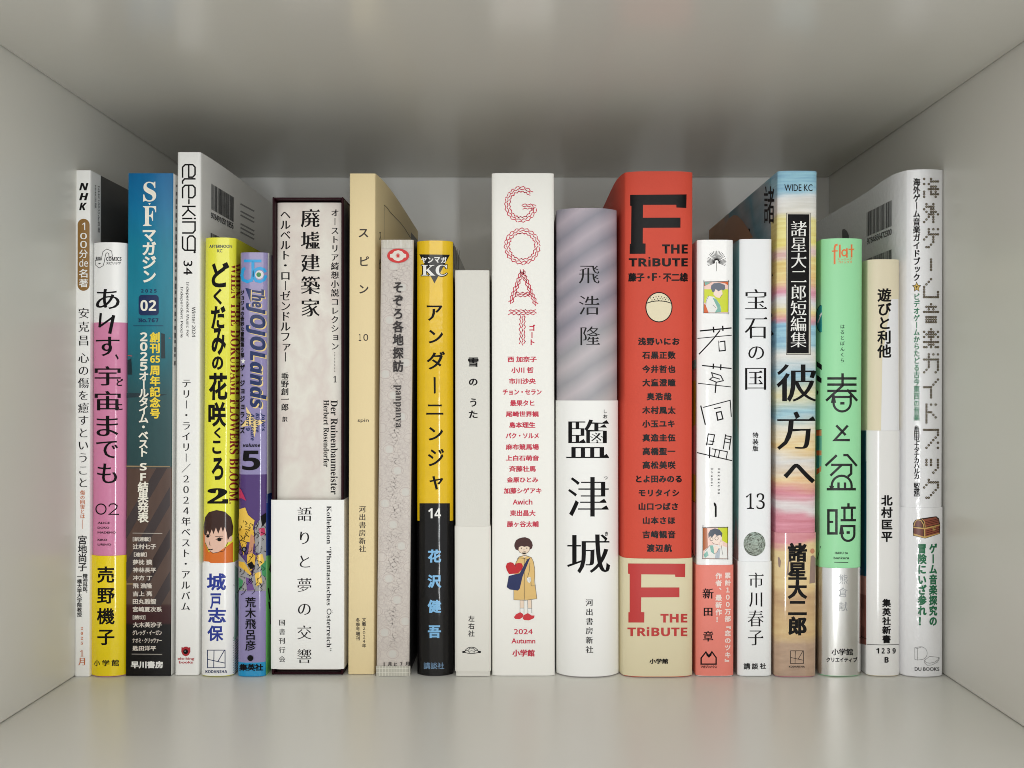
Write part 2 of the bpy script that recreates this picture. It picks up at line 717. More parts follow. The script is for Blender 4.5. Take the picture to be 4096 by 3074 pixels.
    def done(self):
        b = self.b
        self.tops[self.key] = max(self.L)
        bm = bmesh.new()
        lay = bm.verts.layers.float.new('lift')
        vs = []
        for p, l in zip(self.V, self.L):
            v = bm.verts.new((p[0], p[1], 0))
            v[lay] = l
            vs.append(v)
        for f, m in zip(self.F, self.M):
            try:
                fc = bm.faces.new([vs[i] for i in f])
            except ValueError:
                continue
            fc.material_index = m
        if b.sag > 0:
            xs = [p[0] for p in self.V]
            x0, x1 = min(xs), max(xs)
            step = 7.0
            k = math.ceil(x0 / step)
            while k * step < x1:
                bmesh.ops.bisect_plane(bm, geom=bm.verts[:] + bm.edges[:] + bm.faces[:], plane_co=(k * step, 0, 0), plane_no=(1, 0, 0), dist=1e-5)
                k += 1
        bmesh.ops.triangulate(bm, faces=[f for f in bm.faces if len(f.verts) > 4])
        bm.verts.index_update()
        n = len(bm.verts)
        px = np.array([v.co.x for v in bm.verts])
        py = np.array([v.co.y for v in bm.verts])
        li = np.array([v[lay] for v in bm.verts])
        F = [[v.index for v in f.verts] for f in bm.faces]
        M = [f.material_index for f in bm.faces]
        bm.free()
        V, N = b.project(px, py, li)
        # faces look out of the book
        i0, i1, i2 = (np.array([f[k] for f in F]) for k in (0, 1, 2))
        flip = np.einsum('ij,ij->i', np.cross(V[i1] - V[i0], V[i2] - V[i0]), N[i0]) < 0
        out = [f[::-1] if fl else f for f, fl in zip(F, flip)]
        return mesh_obj(self.name, V, out, self.mats, self.parent, M, normals=N)


# ------------------------------------------------------------------ inks and papers
BLACK = mat((17, 16, 17), .5, .10)
GLOSSBLACK = mat((14, 13, 14), .22, .6)
SOFTBLACK = mat((32, 31, 32), .5, .10)
WHITE = mat((236, 236, 232), .45)
PAGES = mat((214, 208, 192), .8, vary=.12, vscale=500)
W_MATTE = mat((240, 240, 237), .5)
W_GLOSS = mat((241, 241, 240), .2, .5, bump=.25, bscale=90)

# ------------------------------------------------------------------ the bookcase compartment
MEL = mat((219, 218, 211), .31, .42, bump=.05, bscale=260)
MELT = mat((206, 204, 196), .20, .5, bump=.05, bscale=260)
BACKP = mat((244, 244, 240), .4, .4)
XL, XR, YB, ZT, YF = -0.1838, 0.1768, 0.153, 0.2402, -0.135
case = bpy.data.objects.new('bookcase', None)
case.location = (0, 0, 0)
link(case, None, 'off-white bookcase compartment whose boards enclose the whole row of books', 'bookcase')
box('shelf_board', (XL - .03, YF, -.018), (XR + .03, YB, 0), MEL, case, .0006)
box('top_board', (XL + .0005, YF, ZT), (XR - .0005, YB - .0004, ZT + .018), MELT, case, .0006)
box('side_panel', (XL - .018, YF, .0003), (XL, YB, ZT + .018), MEL, case, .0006)
box('side_panel', (XR, YF, .0003), (XR + .018, YB, ZT + .018), MEL, case, .0006)
box('back_panel', (XL - .018, YB + .0003, -.018), (XR + .018, YB + .005, ZT + .018), BACKP, case)

# ------------------------------------------------------------------ 1: thin white language-study booklet at the left end
rnd = random.Random(3)
b = Book('book', 'thinnest white paperback, brown pill-shaped patch on its spine, against the left board', 'book',
         (305, 298), (360.5, 359), 682, 2709, depth=.146)
DARKC = mat((72, 71, 68), .35)
b.cover([W_MATTE, DARKC], mfun=lambda r, x, y, i: 1 if (x > b.xr - 2e-5 and y > b.yb + .0105) else 0)
b.page_block(PAGES)
d = b.ink('title', BLACK)
for ch, y0, y1, x1 in (('N', 478, 560, 315), ('H', 590, 670, 315), ('K', 697, 780, 300)):
    d.h(A1, ital(ch), 212, y0, x1, y1, (.012, .012, 0))
BROWN = mat((140, 104, 52), .5)
d.mat(BROWN)
d.poly(A1, [(262 + 66 * math.cos(t), 941 - 66 * math.sin(t)) for t in np.linspace(0, math.pi, 14)] + [(195, 1606)] +
       [(261 - 66 * math.cos(t), 1606 + 66 * math.sin(t)) for t in np.linspace(0.1, math.pi - .1, 14)] + [(327, 1606)])
d.mat(WHITE)
d.h(A1, sans('1'), 245, 917, 280, 1000).h(A1, sans('0'), 225, 1032, 298, 1100).h(A1, sans('0'), 225, 1120, 298, 1198)
d.h(A1, '分', 212, 1215, 308, 1310).h(A1, sans('de'), 215, 1322, 310, 1405).h(A1, '名', 210, 1430, 305, 1525).h(A1, '著', 210, 1540, 310, 1632)
d.mat(BLACK)
d.v(A2, '安克昌', 263, 118, 200, 620, MIN).v(A2, '心の傷を癒すということ', 262, 116, 697, 2192, MIN, dx=-6)
d.done()
d = b.ink('subtitle', mat((196, 108, 62), .5))
d.v(A3, '傷の回復とは', 250, 50, 560, 872, MIN).stroke(A3, [(249, 885), (249, 985)], 4)
d.done()
d = b.ink('issue_date', mat((196, 108, 62), .5))
d.v(A4, '2025', 243, 42, 850, 1055, MIN).h(A4, serif('1'), 226, 1110, 260, 1180, (-.02, -.01, 0)).h(A4, '月', 205, 1197, 277, 1280, MIN)
d.done()
d = b.ink('author_name', SOFTBLACK)
d.v(A3, '宮地尚子', 250, 97, 1060, 1455, REG).v(A4, '精神科医、', 280, 50, 265, 505).v(A4, '一橋大学大学院教授', 217, 50, 272, 742)
d.done()
d = b.ink('cover_lettering', mat((120, 120, 120), .5))
d.r(A1, 'NHK100分de名著', 414, 515, 438, 1030).r(A1, 'NHK出版', 380, 500, 400, 760)
d.done()

# ------------------------------------------------------------------ 2: pink comic with a yellow band
b = Book('book', 'glossy pink and white comic with a wide bright yellow band around its foot', 'comic book',
         (377, 370), (507.5, 502.5), 970, 2709.5, sag=.0028, n=2.4)
PK = mat((214, 132, 170), .12, .5, bump=.3, bscale=90)
b.cover([PK, W_GLOSS], cuts=(1290,))
b.page_block(PAGES)
d = b.ink('emblem', SOFTBLACK)
sp = [(560, 1282), (556, 1245), (520, 1230), (492, 1250), (481, 1300), (474, 1345), (463, 1382), (436, 1398), (410, 1376), (410, 1352), (452, 1350)]
d.stroke(A1, sp, 42).mat(W_GLOSS).stroke(A1, sp, 30)
d.mat(SOFTBLACK).h(A1, sansb('BIG'), 398, 1295, 455, 1335).h(A1, sansb('COMICS'), 512, 1298, 680, 1340).h(A1, 'スピリッツ', 512, 1350, 672, 1382, MED)
d.done()
d = b.ink('title', BLACK)
TS = (.016, -.004, 0)
for ch, f, bx in (('あ', A2, (398, -8, 660, 215)), ('す', A2, (398, 520, 660, 735)), ('、', A2, (610, 710, 650, 775)),
                  ('宇', A2, (385, 845, 672, 1060)), ('宙', A2, (385, 1120, 672, 1335)), ('ま', A2, (405, 1395, 645, 1620)), ('で', A3, (402, 12, 642, 205)), ('も', A3, (412, 262, 632, 482))):
    d.h(f, ch, *bx, st=TS)
d.stroke(A2, [(452, 266), (440, 408)], 26).stroke(A2, [(440, 408), (590, 300)], 22).stroke(A2, [(592, 292), (553, 476)], 36)
d.h(A2, 'ど', 625, 985, 700, 1065, BOLD).h(A2, 'こ', 640, 1265, 692, 1330, BOLD)
d.done()
d = b.ink('volume_number', BLACK)
d.ring(A3, 455, 767, 55, 13, ry=56).stroke(A3, [(543, 735), (560, 712), (600, 708), (632, 730), (625, 760), (545, 825), (650, 825)], 13)
for s, x1, y0 in (('ALICE', 553, 908), ('DOKO', 545, 962), ('MADEMO', 620, 1015), ('KIKO', 522, 1096), ('URINO', 567, 1148)):
    d.h(A3, s, 418, y0, x1, y0 + 23, MED)
d.done()
bd = b.band(2224, mat((240, 214, 20), .12, .5, bump=.3, bscale=90))
d = b.ink('author_name', BLACK, bd, .00038)
d.v(A4, '売野機子', 512, 178, 185, 1050, BOLD)
d.h(A4, '小', 385, 1215, 450, 1285, MED).h(A4, '学', 472, 1215, 552, 1285, MED).h(A4, '館', 572, 1212, 652, 1285, MED)
d.done()

# ------------------------------------------------------------------ 3: blue magazine with printed cover art
b = Book('book', 'flat blue-to-black magazine spine with cover art of striped brown ground', 'magazine',
         (511.5, 503), (693.5, 682), 694, 2706, depth=.147)


def zf(py): return b.zpx(py)


z0_, z1_ = 0.0, b.z1
ART = ramp_mat('printed_art', 'Z', z0_, z1_, [((zf(p) - z0_) / (z1_ - z0_), c) for p, c in (
    (2700, (14, 13, 14)), (2500, (16, 14, 15)), (2492, (58, 26, 28)), (2424, (60, 30, 30)), (2415, (84, 66, 58)), (1875, (88, 68, 60)), (1866, (46, 74, 76)), (1600, (48, 82, 86)),
    (1450, (34, 100, 112)), (1200, (30, 128, 150)), (1000, (16, 124, 150)), (820, (6, 110, 156)), (694, (4, 102, 156)))], rough=.3, noise=.0, grain=.18, gscale=(260, 260, 60))
b.cover([ART, W_MATTE], mfun=lambda r, x, y, i: 1 if (x > b.xr - 2e-5 and y > b.yb + .0009) else 0)
b.page_block(PAGES)
d = b.ink('illustration', mat((56, 45, 45), .3))
for k in range(-3, 6):
    x = 728 + k * 270
    pts = [(x, 2300), (x + 120, 2300), (x + 1270, 310), (x + 1150, 310)]
    # clipped to the spine
    def clip(poly, X, keep_less):
        o = []
        for i in range(len(poly)):
            p, r_ = poly[i - 1], poly[i]
            ip, ir = (p[0] <= X) == keep_less, (r_[0] <= X) == keep_less
            if ip != ir:
                t = (X - p[0]) / (r_[0] - p[0])
                o.append((X, p[1] + (r_[1] - p[1]) * t))
            if ir:
                o.append(r_)
        return o
    def clipy(poly, Y):
        return [(y_, x_) for x_, y_ in clip([(y_, x_) for x_, y_ in poly], Y, True)]
    c = clip(clip(pts, 1216, True), 734, False)
    c = clipy(c, 1835) if c else c
    if len(c) > 2:
        d.poly(A3, c)
d.mat(mat((150, 126, 92), .3)).poly(A3, [(734, 286), (1216, 292), (1216, 300), (734, 300)]).poly(A4, [(734, 372), (850, 372), (850, 384), (734, 384)])
d.mat(mat((24, 46, 54), .3)).poly(A2, [(738, 1140), (1185, 1158), (1100, 1178), (738, 1195)]).poly(A2, [(1120, 480), (1160, 490), (1165, 760), (1120, 760)]).poly(A2, [(750, 780), (790, 760), (800, 940), (750, 940)])
d.mat(mat((190, 80, 80), .3)).poly(A2, [(752, 722), (800, 730), (800, 738), (752, 732)]).poly(A2, [(1205, 530), (1235, 536), (1205, 540)])
d.done()
CRM = mat((240, 236, 222), .4)
d = b.ink('title', CRM)
d.h(A1, serif('S'), 922, 465, 1065, 685, (.006, .004, 0)).h(A1, serif('F'), 920, 735, 1065, 955, (.006, .004, 0)).poly(A1, [(978, 702), (1006, 702), (992, 724)])
d.v(A1, 'マガジン', 987, 150, 978, 1585, (.03, .026, 0))
d.done()
NAVY = mat((16, 40, 86), .4)
d = b.ink('issue_number', NAVY)
d.h(A2, sansb('2 0 2 5'), 897, -6, 1070, 32)
d.poly(A2, [(x, y) for cx, cy, a in ((1058, 93, -90), (1058, 248, 0), (907, 248, 90), (907, 93, 180)) for x, y in [(cx + 35 * math.cos(math.radians(a + t)), cy + 35 * math.sin(math.radians(a + t))) for t in (0, 22, 45, 68, 90)]])
d.mat(CRM).h(A2, sansb('02'), 892, 115, 1065, 235, (.0, .0, 0)).mat(NAVY).h(A2, mono('No.767'), 868, 315, 1090, 360, BOLD).stroke(A2, [(815, 399), (1142, 399)], 6)
d.done()
d = b.ink('headline', mat((244, 214, 60), .4))
d.v(A2, '創刊', 1053, 108, 473, 700, (.03, .02, 0)).h(A2, sansb('65'), 1000, 728, 1108, 808, REG).v(A2, '周年記念号', 1053, 108, 836, 1422, (.03, .02, 0))
d.mat(CRM)
for i, ch in enumerate('2025'):
    d.h(A2, sansb(ch), 888, 472 + 108.5 * i, 970, 570 + 108.5 * i)
d.v(A2, 'オールタイム・ベスト', 930, 104, 904, 1850, (.03, .024, 0), dx=-6).h(A3, sansb('S'), 885, 257, 962, 340).h(A3, sansb('F'), 890, 370, 955, 452).v(A3, '結果発表', 922, 112, 465, 915, (.026, .02, 0))
d.done()
d = b.ink('contents_list', mat((214, 206, 196), .45))
d.stroke(A3, [(808, 1032), (1132, 1035)], 5).stroke(A4, [(798, 1153), (1130, 1155)], 5)
for f, s, x0, y0, x1, y1 in ((A3, '［新連載］', 808, 1075, 1003, 1125), (A3, '辻村七子', 808, 1150, 1065, 1212), (A3, '［連載］', 820, 1245, 962, 1295), (A3, '夢枕 獏', 808, 1325, 1022, 1383),
                             (A3, '神林長平', 808, 1412, 1065, 1470), (A3, '冲方 丁', 808, 1500, 1022, 1556), (A3, '飛 浩隆', 808, 1585, 1022, 1645), (A4, '吉上 亮', 808, 455, 1022, 515),
                             (A4, '田丸雅智', 808, 540, 1065, 602), (A4, '宮崎夏次系', 808, 628, 1130, 688), (A4, '［読切］', 808, 722, 947, 772), (A4, '大木芙沙子', 808, 800, 1130, 860),
                             (A4, 'グレッグ・イーガン', 805, 888, 1130, 945), (A4, 'ナオミ・クリッツァー', 805, 975, 1128, 1032), (A4, '匙田洋平', 805, 1060, 1065, 1118)):
    d.h(f, s, x0, y0, x1, y1, MED)
d.done()
d = b.ink('publisher_name', WHITE)
d.h(A4, '早川書房', 787, 1230, 1142, 1312, (.034, .024, 0))
d.done()
d = b.ink('cover_lettering', mat((110, 110, 112), .5))
for k in range(26):
    y = 500 + k * 78
    d.stroke(A1, [(1286 - (k * .8), y), (1286 - k * .8, y + 22 + (k * 17) % 40)], 14, False)
d.done()

# ------------------------------------------------------------------ 4: tall white music magazine
b = Book('book', 'tallest white paperback, squared black logo running down its spine and barcode on its cover', 'magazine',
         (713.5, 700), (802, 797), 609.5, 2703, sag=.0006, n=9.0, depth=.147, splay=(0, .002))
b.cover(W_MATTE)
b.page_block(PAGES)


def side(pts):        # u along the reading direction (down), v up the letter (to the right)
    return [(1349 + v, 268 + u) for u, v in pts]


d = b.ink('title', BLACK)
LW = 17
lets = [
    [(12, 76), (146, 76), (146, 120), (118, 146), (36, 146), (8, 120), (8, 36), (36, 8), (148, 8)],          # e
    [(165, 146), (165, 30), (190, 8), (215, 8)],                                                                    # l
    [(240, 76), (374, 76), (374, 120), (346, 146), (264, 146), (236, 120), (236, 36), (264, 8), (376, 8)],        # e
    [(396, 78), (440, 78)],                                                                                           # hyphen
    [(470, 148), (470, 8)], [(472, 66), (510, 72), (572, 146)], [(505, 72), (575, 8)],   # k
    [(604, 8), (604, 112)], [(604, 136), (604, 150)],                                                                # i
    [(642, 8), (642, 146), (736, 146), (764, 122), (764, 8)],                                                       # n
    [(955, 146), (822, 146), (797, 122), (797, 86), (822, 62), (950, 62)], [(955, 150), (955, 32), (930, 8), (806, 8)],   # g
]
for pts in lets:
    d.stroke(A1, side(pts), LW)
d.disc(A1, 1490, 1244, 13)
d.r(A1, '34', 1366, 1338, 1466, 1495, (.004, .004, 0))
d.done()
d = b.ink('subtitle', SOFTBLACK)
d.r(A2, sans('Winter 2024'), 1460, 190, 1500, 525, REG).r(A2, sans('Independent Music For'), 1390, -85, 1430, 525, REG).r(A2, sans('Independent People'), 1326, -32, 1364, 530, REG)
d.v(A2, 'テリー・ライリー／２０２４年ベスト・アルバム', 1400, 98, 985, 3552, MIN, dx=-10)
d.done()
d = b.ink('emblem', mat((170, 40, 50), .4))
d.poly(A4, [(1345, 1078), (1370, 1082), (1380, 1072), (1410, 1072), (1418, 1082), (1442, 1078), (1443, 1130), (1425, 1165), (1393, 1180), (1360, 1165), (1343, 1130)])
d.mat(BLACK).disc(A4, 1391, 1127, 27).mat(mat((110, 120, 130), .3)).disc(A4, 1386, 1122, 8)
d.mat(mat((178, 60, 66), .4)).h(A4, 'ele-king', 1303, 1190, 1487, 1225, MED).h(A4, 'books', 1318, 1230, 1472, 1258, MED)
d.done()
d = b.ink('barcode', mat((64, 64, 66), .5))
d.barcode(K7, [(1335, 1162), (1478, 1250), (1475, 1405), (1335, 1325)], 5)
d.quad(K7, sans('9784910511856'), (.03, .03, 0), [(1332, 1342), (1474, 1412), (1474, 1452), (1332, 1378)])
d.barcode(K7, [(1330, 1472), (1478, 1543), (1478, 1590), (1330, 1560)], 8)
d.done()
d = b.ink('cover_lettering', mat((150, 150, 150), .5))
for y in (1285, 1330, 1355, 1410, 1435, 1462):
    d.stroke(K7, [(1518, y + 5), (1605, y + 52)], 9, False)
d.done()

# ------------------------------------------------------------------ 5: yellow comic, white band
b = Book('book', 'lemon yellow comic with thick brushed black title and a white band with blue writing', 'comic book',
         (824, 809), (944, 934), 951, 2708, sag=.0026, n=3.6)
b.cover(mat((230, 228, 66), .12, .5, bump=.3, bscale=90))
b.page_block(PAGES)
d = b.ink('imprint_name', NAVY)
d.h(B1, 'AFTERNOON', 153, 215, 397, 248, MED).h(B1, 'KC', 240, 262, 293, 296, MED)
d.done()
d = b.ink('title', BLACK)
TS = (.038, .034, 0)
for ch, f, bx in (('ど', B1, (178, 398, 368, 672)), ('く', B1, (198, 680, 290, 858)), ('だ', B1, (172, 868, 328, 1118)), ('み', B1, (178, 1100, 332, 1398)), ('の', B1, (182, 1408, 303, 1556)),
                  ('花', B2, (148, -21, 348, 272)), ('咲', B2, (143, 290, 335, 560)), ('く', B2, (205, 562, 278, 682)), ('こ', B2, (185, 705, 282, 848)), ('ろ', B2, (178, 885, 305, 1128))):
    d.h(f, ch, *bx, st=TS)
d.done()
d = b.ink('volume_number', BLACK)
d.h(B2, serif('2'), 133, 1215, 355, 1380, (.05, .0, 0))
d.done()
d = b.ink('subtitle', mat((128, 30, 34), .3))
d.r(B1, serif('WHEN THE DOKUDAMI FLOWERS BLOOM.'), 386, 415, 486, 2988, (0, 0, 0), dx=-22)
d.done()
d = b.ink('illustration', mat((214, 112, 42), .2))
d.poly(B3, [(92, 300), (150, 290), (330, 240), (405, 180), (405, 418), (92, 410)])
d.poly(B3, [(92, 60), (112, 40), (110, 200), (150, 300), (92, 320)])
d.mat(mat((228, 188, 168), .2)).poly(B3, [(105, 80), (110, 190), (150, 275), (195, 305), (240, 300), (310, 250), (345, 190), (392, 175), (400, 140), (390, 110), (340, 100), (330, 10), (120, 20)])
d.mat(mat((60, 38, 32), .18)).poly(B3, [(100, 100), (95, 20), (110, -80), (150, -135), (230, -158), (320, -140), (385, -80), (408, 20), (400, 110), (370, 130), (350, 170), (340, 90), (320, 20), (300, 80), (280, 20), (250, 95), (225, 30), (200, 100), (180, 50), (160, 110), (140, 60), (118, 115)])
d.mat(BLACK).disc(B3, 140, 122, 17, 15).disc(B3, 262, 160, 23, 17).stroke(B3, [(115, 108), (140, 100), (165, 112)], 6).stroke(B3, [(225, 158), (262, 138), (300, 152)], 7).stroke(B3, [(220, 125), (300, 122)], 5)
d.stroke(B3, [(150, 262), (170, 268), (188, 262)], 10).stroke(B3, [(160, 180), (155, 215), (172, 218)], 4).stroke(B3, [(190, 305), (310, 280), (350, 190)], 5).stroke(B3, [(112, 190), (150, 275), (195, 303)], 4)
d.mat(WHITE).poly(B3, [(96, 390), (150, 395), (180, 416), (96, 416)])
d.done()
bd = b.band(2253, W_GLOSS)
d = b.ink('author_name', mat((38, 56, 146), .3), bd, .00038)
for ch, bx in (('城', (133, 518, 332, 705)), ('戸', (165, 732, 282, 905)), ('志', (143, 885, 332, 1048)), ('保', (138, 1075, 306, 1243))):
    d.h(B3, ch, *bx, st=(.03, .026, 0))
d.done()


def square_emblem(d, f, x0, y0, x1, y1, wd, name, nx0, ny0, nx1, ny1):
    W_, H_ = x1 - x0, y1 - y0
    P = lambda u, v: (x0 + u * W_, y0 + v * H_)
    d.stroke(f, [P(0, 0), P(1, 0), P(1, 1), P(0, 1), P(0, 0)], wd)
    d.stroke(f, [P(.37, 0), P(.35, 1)], wd).stroke(f, [P(0, .52), P(1, .74)], wd).stroke(f, [P(.97, 0), P(.6, .64)], wd)
    d.h(f, sansb(name), nx0, ny0, nx1, ny1)


d = b.ink('emblem', NAVY, bd, .00038)
square_emblem(d, B3, 140, 1340, 322, 1528, 8, 'KODANSHA', 120, 1553, 343, 1586)
d.done()
d = b.ink('illustration', mat((150, 190, 168), .2), bd, .00038)
d.poly(B3, [(412, 430), (450, 470), (452, 1180), (410, 1250), (405, 900)])
d.mat(mat((60, 92, 96), .2))
for k in range(22):
    d.stroke(B3, [(400, 1200 + k * 18), (452, 1240 + k * 18)], 5)
d.stroke(B3, [(408, 640), (425, 800), (450, 1000)], 5)
d.done()

# ------------------------------------------------------------------ 6: lilac comic
b = Book('book', 'narrow lilac comic with slanted navy lettering, purple picture and blue foot', 'comic book',
         (964, 952), (1070, 1063), 1010.5, 2709, sag=.0016, n=4.0, depth=.124)
LIL, PUR, CYA = mat((143, 134, 178), .12, .5, bump=.3, bscale=90), mat((76, 50, 112), .12, .5, bump=.3, bscale=90), mat((28, 146, 198), .12, .5, bump=.3, bscale=90)
b.cover([CYA, LIL, PUR, LIL], cuts=(2651, 2366, 1899))
b.page_block(PAGES)
d = b.ink('cover_panel', W_GLOSS)
d.poly(B1, [(779, 300), (818, 316), (818, 2980), (768, 2980)])
d.mat(mat((34, 66, 142), .2)).poly(B2, [(764, 1278), (818, 1262), (818, 1940), (761, 1940)])
d.mat(mat((126, 204, 120), .2)).poly(B3, [(762, 332), (818, 326), (818, 1620), (757, 1620)])
d.mat(BLACK).poly(B3, [(790, 480), (808, 400), (812, 520)]).stroke(B3, [(783, 680), (800, 800)], 14).stroke(B3, [(790, 830), (800, 900)], 16).stroke(B3, [(800, 920), (806, 1060)], 10)
d.done()
d = b.ink('emblem', mat((40, 160, 220), .2))
d.rect(B1, 527, 373, 712, 403).stroke(B1, [(621, 403), (621, 555), (605, 595), (560, 610), (515, 590), (503, 545), (515, 480), (530, 470)], 32)
d.stroke(B1, [(752, 500), (735, 478), (700, 465), (660, 475), (630, 510), (628, 560), (655, 600), (700, 610), (740, 590), (757, 550)], 30)
d.mat(mat((214, 214, 218), .2)).disc(B1, 690, 535, 45).mat(mat((36, 130, 72), .2)).disc(B1, 683, 535, 25)
d.done()
d = b.ink('title', mat((232, 206, 140), .2))
NV = mat((30, 48, 96), .16)
IT = (.02, .01, 0)
d.poly(B1, [(605, 830), (540, 676), (612, 700)])
d.poly(B2, [(548, 340), (640, 480), (757, 490), (660, 560), (640, 670), (600, 540), (495, 560), (560, 460)])
d.r(B1, ital('The'), 618, 700, 755, 895, IT).r(B1, ital('JOJOLands'), 562, 850, 774, 1978, IT)
d.mat(NV).poly(B1, [(596, 830), (540, 676), (600, 690)]).r(B1, ital('The'), 608, 692, 745, 888, IT).r(B1, ital('JOJOLands'), 546, 840, 762, 1966, IT)
d.r(B2, ital("JoJo's"), 705, 410, 750, 605).r(B2, ital('Bizarre'), 650, 410, 692, 618).r(B2, ital('Adventure'), 597, 415, 640, 705).r(B2, ital('Part 9'), 548, 410, 588, 600)
d.done()
d = b.ink('subtitle', BLACK)
d.v(B1, 'ジョジョの奇妙な冒険第9部', 510, 36, 702, 1422, BOLD, ht=52)
d.v(B1, 'ザ・ジョジョランズ', 510, 48, 1495, 2236, BOLD, ht=68)
d.mat(WHITE).poly(B1, [(519 + (26 if k % 2 == 0 else 11) * math.sin(k * math.pi / 5), 1462 - (32 if k % 2 == 0 else 13) * math.cos(k * math.pi / 5)) for k in range(10)])
d.done()
d = b.ink('volume_number', BLACK)
d.h(B2, ital('volume'), 517, 735, 700, 774).h(B2, sansb('5'), 508, 812, 698, 1022, (.012, .0, 0))
d.done()
# abstract stand-in for the cover picture: the same colours in broad shapes
d = b.ink('illustration', mat((150, 148, 150), .2))
d.poly(B3, [(470, 300), (560, 420), (620, 560), (640, 420), (757, 100), (760, 708), (468, 708)])
d.poly(B3, [(640, 20), (700, -60), (757, -40), (757, 320), (650, 300)])
d.mat(mat((222, 176, 62), .2)).poly(B3, [(474, -60), (560, -40), (630, 60), (640, 200), (560, 180), (520, 330), (474, 120)]).poly(B3, [(560, 320), (610, 300), (650, 330), (640, 430), (600, 500), (560, 420)]).poly(B3, [(474, 390), (530, 400), (610, 530), (600, 545), (474, 440)])
d.mat(mat((66, 140, 92), .2)).poly(B3, [(700, 420), (757, 380), (757, 560), (720, 540)]).poly(B3, [(474, 560), (520, 600), (500, 690), (474, 700)])
d.mat(mat((230, 190, 80), .2)).poly(B2, [(480, 1440), (540, 1420), (570, 1500), (640, 1560), (620, 1650), (474, 1650)]).poly(B3, [(660, 330), (720, 310), (740, 400), (690, 450)]).poly(B3, [(640, 520), (700, 500), (720, 620), (660, 660)])
d.mat(mat((110, 76, 140), .2)).poly(B3, [(545, 560), (600, 580), (640, 700), (560, 705)])
d.mat(mat((196, 140, 108), .2)).poly(B3, [(600, 100), (640, 120), (620, 300), (570, 310)])
d.mat(mat((186, 50, 90), .2)).poly(B3, [(680, 40), (740, 30), (750, 100), (700, 120)]).poly(B2, [(474, 1200), (500, 1230), (552, 1350), (500, 1320), (474, 1330)])
d.mat(BLACK)
rr = random.Random(11)
for k in range(80):
    x, y = rr.uniform(478, 740), rr.uniform(-60, 690)
    a = rr.uniform(.4, 1.9)
    l = rr.uniform(20, 70)
    d.stroke(B3, [(x, y), (min(752, x + l * math.cos(a)), y + l * math.sin(a) * .6), (min(752, x + l * 1.2 * math.cos(a + .4)), y + l * math.sin(a))], rr.uniform(3, 8))
d.poly(B3, [(560, 420), (610, 390), (640, 440), (600, 480)]).disc(B3, 530, 262, 24, 30).poly(B3, [(700, -90), (757, -130), (757, -30), (720, 20)])
d.mat(mat((120, 118, 122), .2)).disc(B3, 530, 262, 13, 18)
d.done()
d = b.ink('author_name', BLACK)
d.v(B3, '荒木飛呂彦', 597, 108, 775, 1345, MED).disc(B3, 595, 1426, 32).h(B3, '集英社', 478, 1488, 728, 1562, BOLD)
d.done()

# ------------------------------------------------------------------ 7: slipcase and the book inside it
CASEX = Book('slipcase', 'dark maroon slipcase with a white paper band, open towards the viewer', 'slipcase',
             (1090, 1088), (1374, 1373), 789, 2702, sag=.0003, n=20, depth=.140)
MAROON = mat((38, 5, 15), .5, .12, bump=.1)
GREYC = mat((58, 58, 66), .35)
c_ = CASEX
TW = .0009
zt, zb = c_.z1, c_.z0


def cbox(name, x0, x1, y0, y1, za, zz, m):
    V = [c_.loc(x, y, z) for x in (x0, x1) for y in (y0, y1) for z in (za, zz)]
    F = [(0, 1, 3, 2), (4, 6, 7, 5), (0, 4, 5, 1), (2, 3, 7, 6), (0, 2, 6, 4), (1, 5, 7, 3)]
    bm = bmesh.new()
    vs = [bm.verts.new(v) for v in V]
    for f in F:
        bm.faces.new([vs[i] for i in f])
    bmesh.ops.recalc_face_normals(bm, faces=bm.faces)
    bmesh.ops.bevel(bm, geom=list(bm.edges), offset=.0003, segments=2, affect='EDGES', profile=.5)
    me = bpy.data.meshes.new(name)
    bm.to_mesh(me)
    bm.free()
    me.materials.append(m)
    return link(bpy.data.objects.new(name, me), c_.root)


yf = c_.yb - c_.sag
cbox('side_wall', c_.xl, c_.xl + TW, yf, yf + .14, zb, zt, MAROON)
cbox('side_wall', c_.xr - TW, c_.xr, yf, yf + .14, zb, zt, MAROON)
cbox('top_wall', c_.xl + TW, c_.xr - TW, yf + .0002, yf + .14, zt - TW, zt - .0001, MAROON)
cbox('bottom_wall', c_.xl + TW, c_.xr - TW, yf + .0002, yf + .14, zb + .0001, zb + TW, MAROON)
cbox('back_wall', c_.xl + TW, c_.xr - TW, yf + .137, yf + .1398, zb + TW, zt - TW, GREYC)
V = [c_.loc(c_.xr + .00004, y, z) for y in (yf + .001, yf + .139) for z in (zb + .001, zt - .001)]
mesh_obj('outer_paper', V, [(0, 2, 3, 1)], GREYC, c_.root)
bd = c_.band(2000, W_MATTE, py_bot=2676)
d = c_.ink('band_lettering', SOFTBLACK, bd, .00038)
d.v(B3, '語りと夢の交響', 1176, 152, -191, 1480, MIN, dx=-4).v(B3, '国書刊行会', 935, 66, 1012, 1468, MIN)
d.r(B3, serif('Kollektion “Phantastisches Österreich”'), 1412, -205, 1474, 1350, (-.012, -.004, 0))
d.done()
b = Book('hardcover_book', 'cream marbled hardcover with old-style black lettering, standing inside the maroon slipcase', 'book',
         (1108, 1106.5), (1370, 1369), 811.5, 2690, sag=.0006, n=10, depth=.128, t=.0015, pages=.003, frontal=yf + .0035, group=None)
b.z0 = .0013
b.z1 = min(b.z1, zt - TW - .0004)
b.xl, b.xr = max(b.xl, c_.xl + TW + .0003), min(b.xr, c_.xr - TW - .0003)
b.P = b.profile()
b.seg()
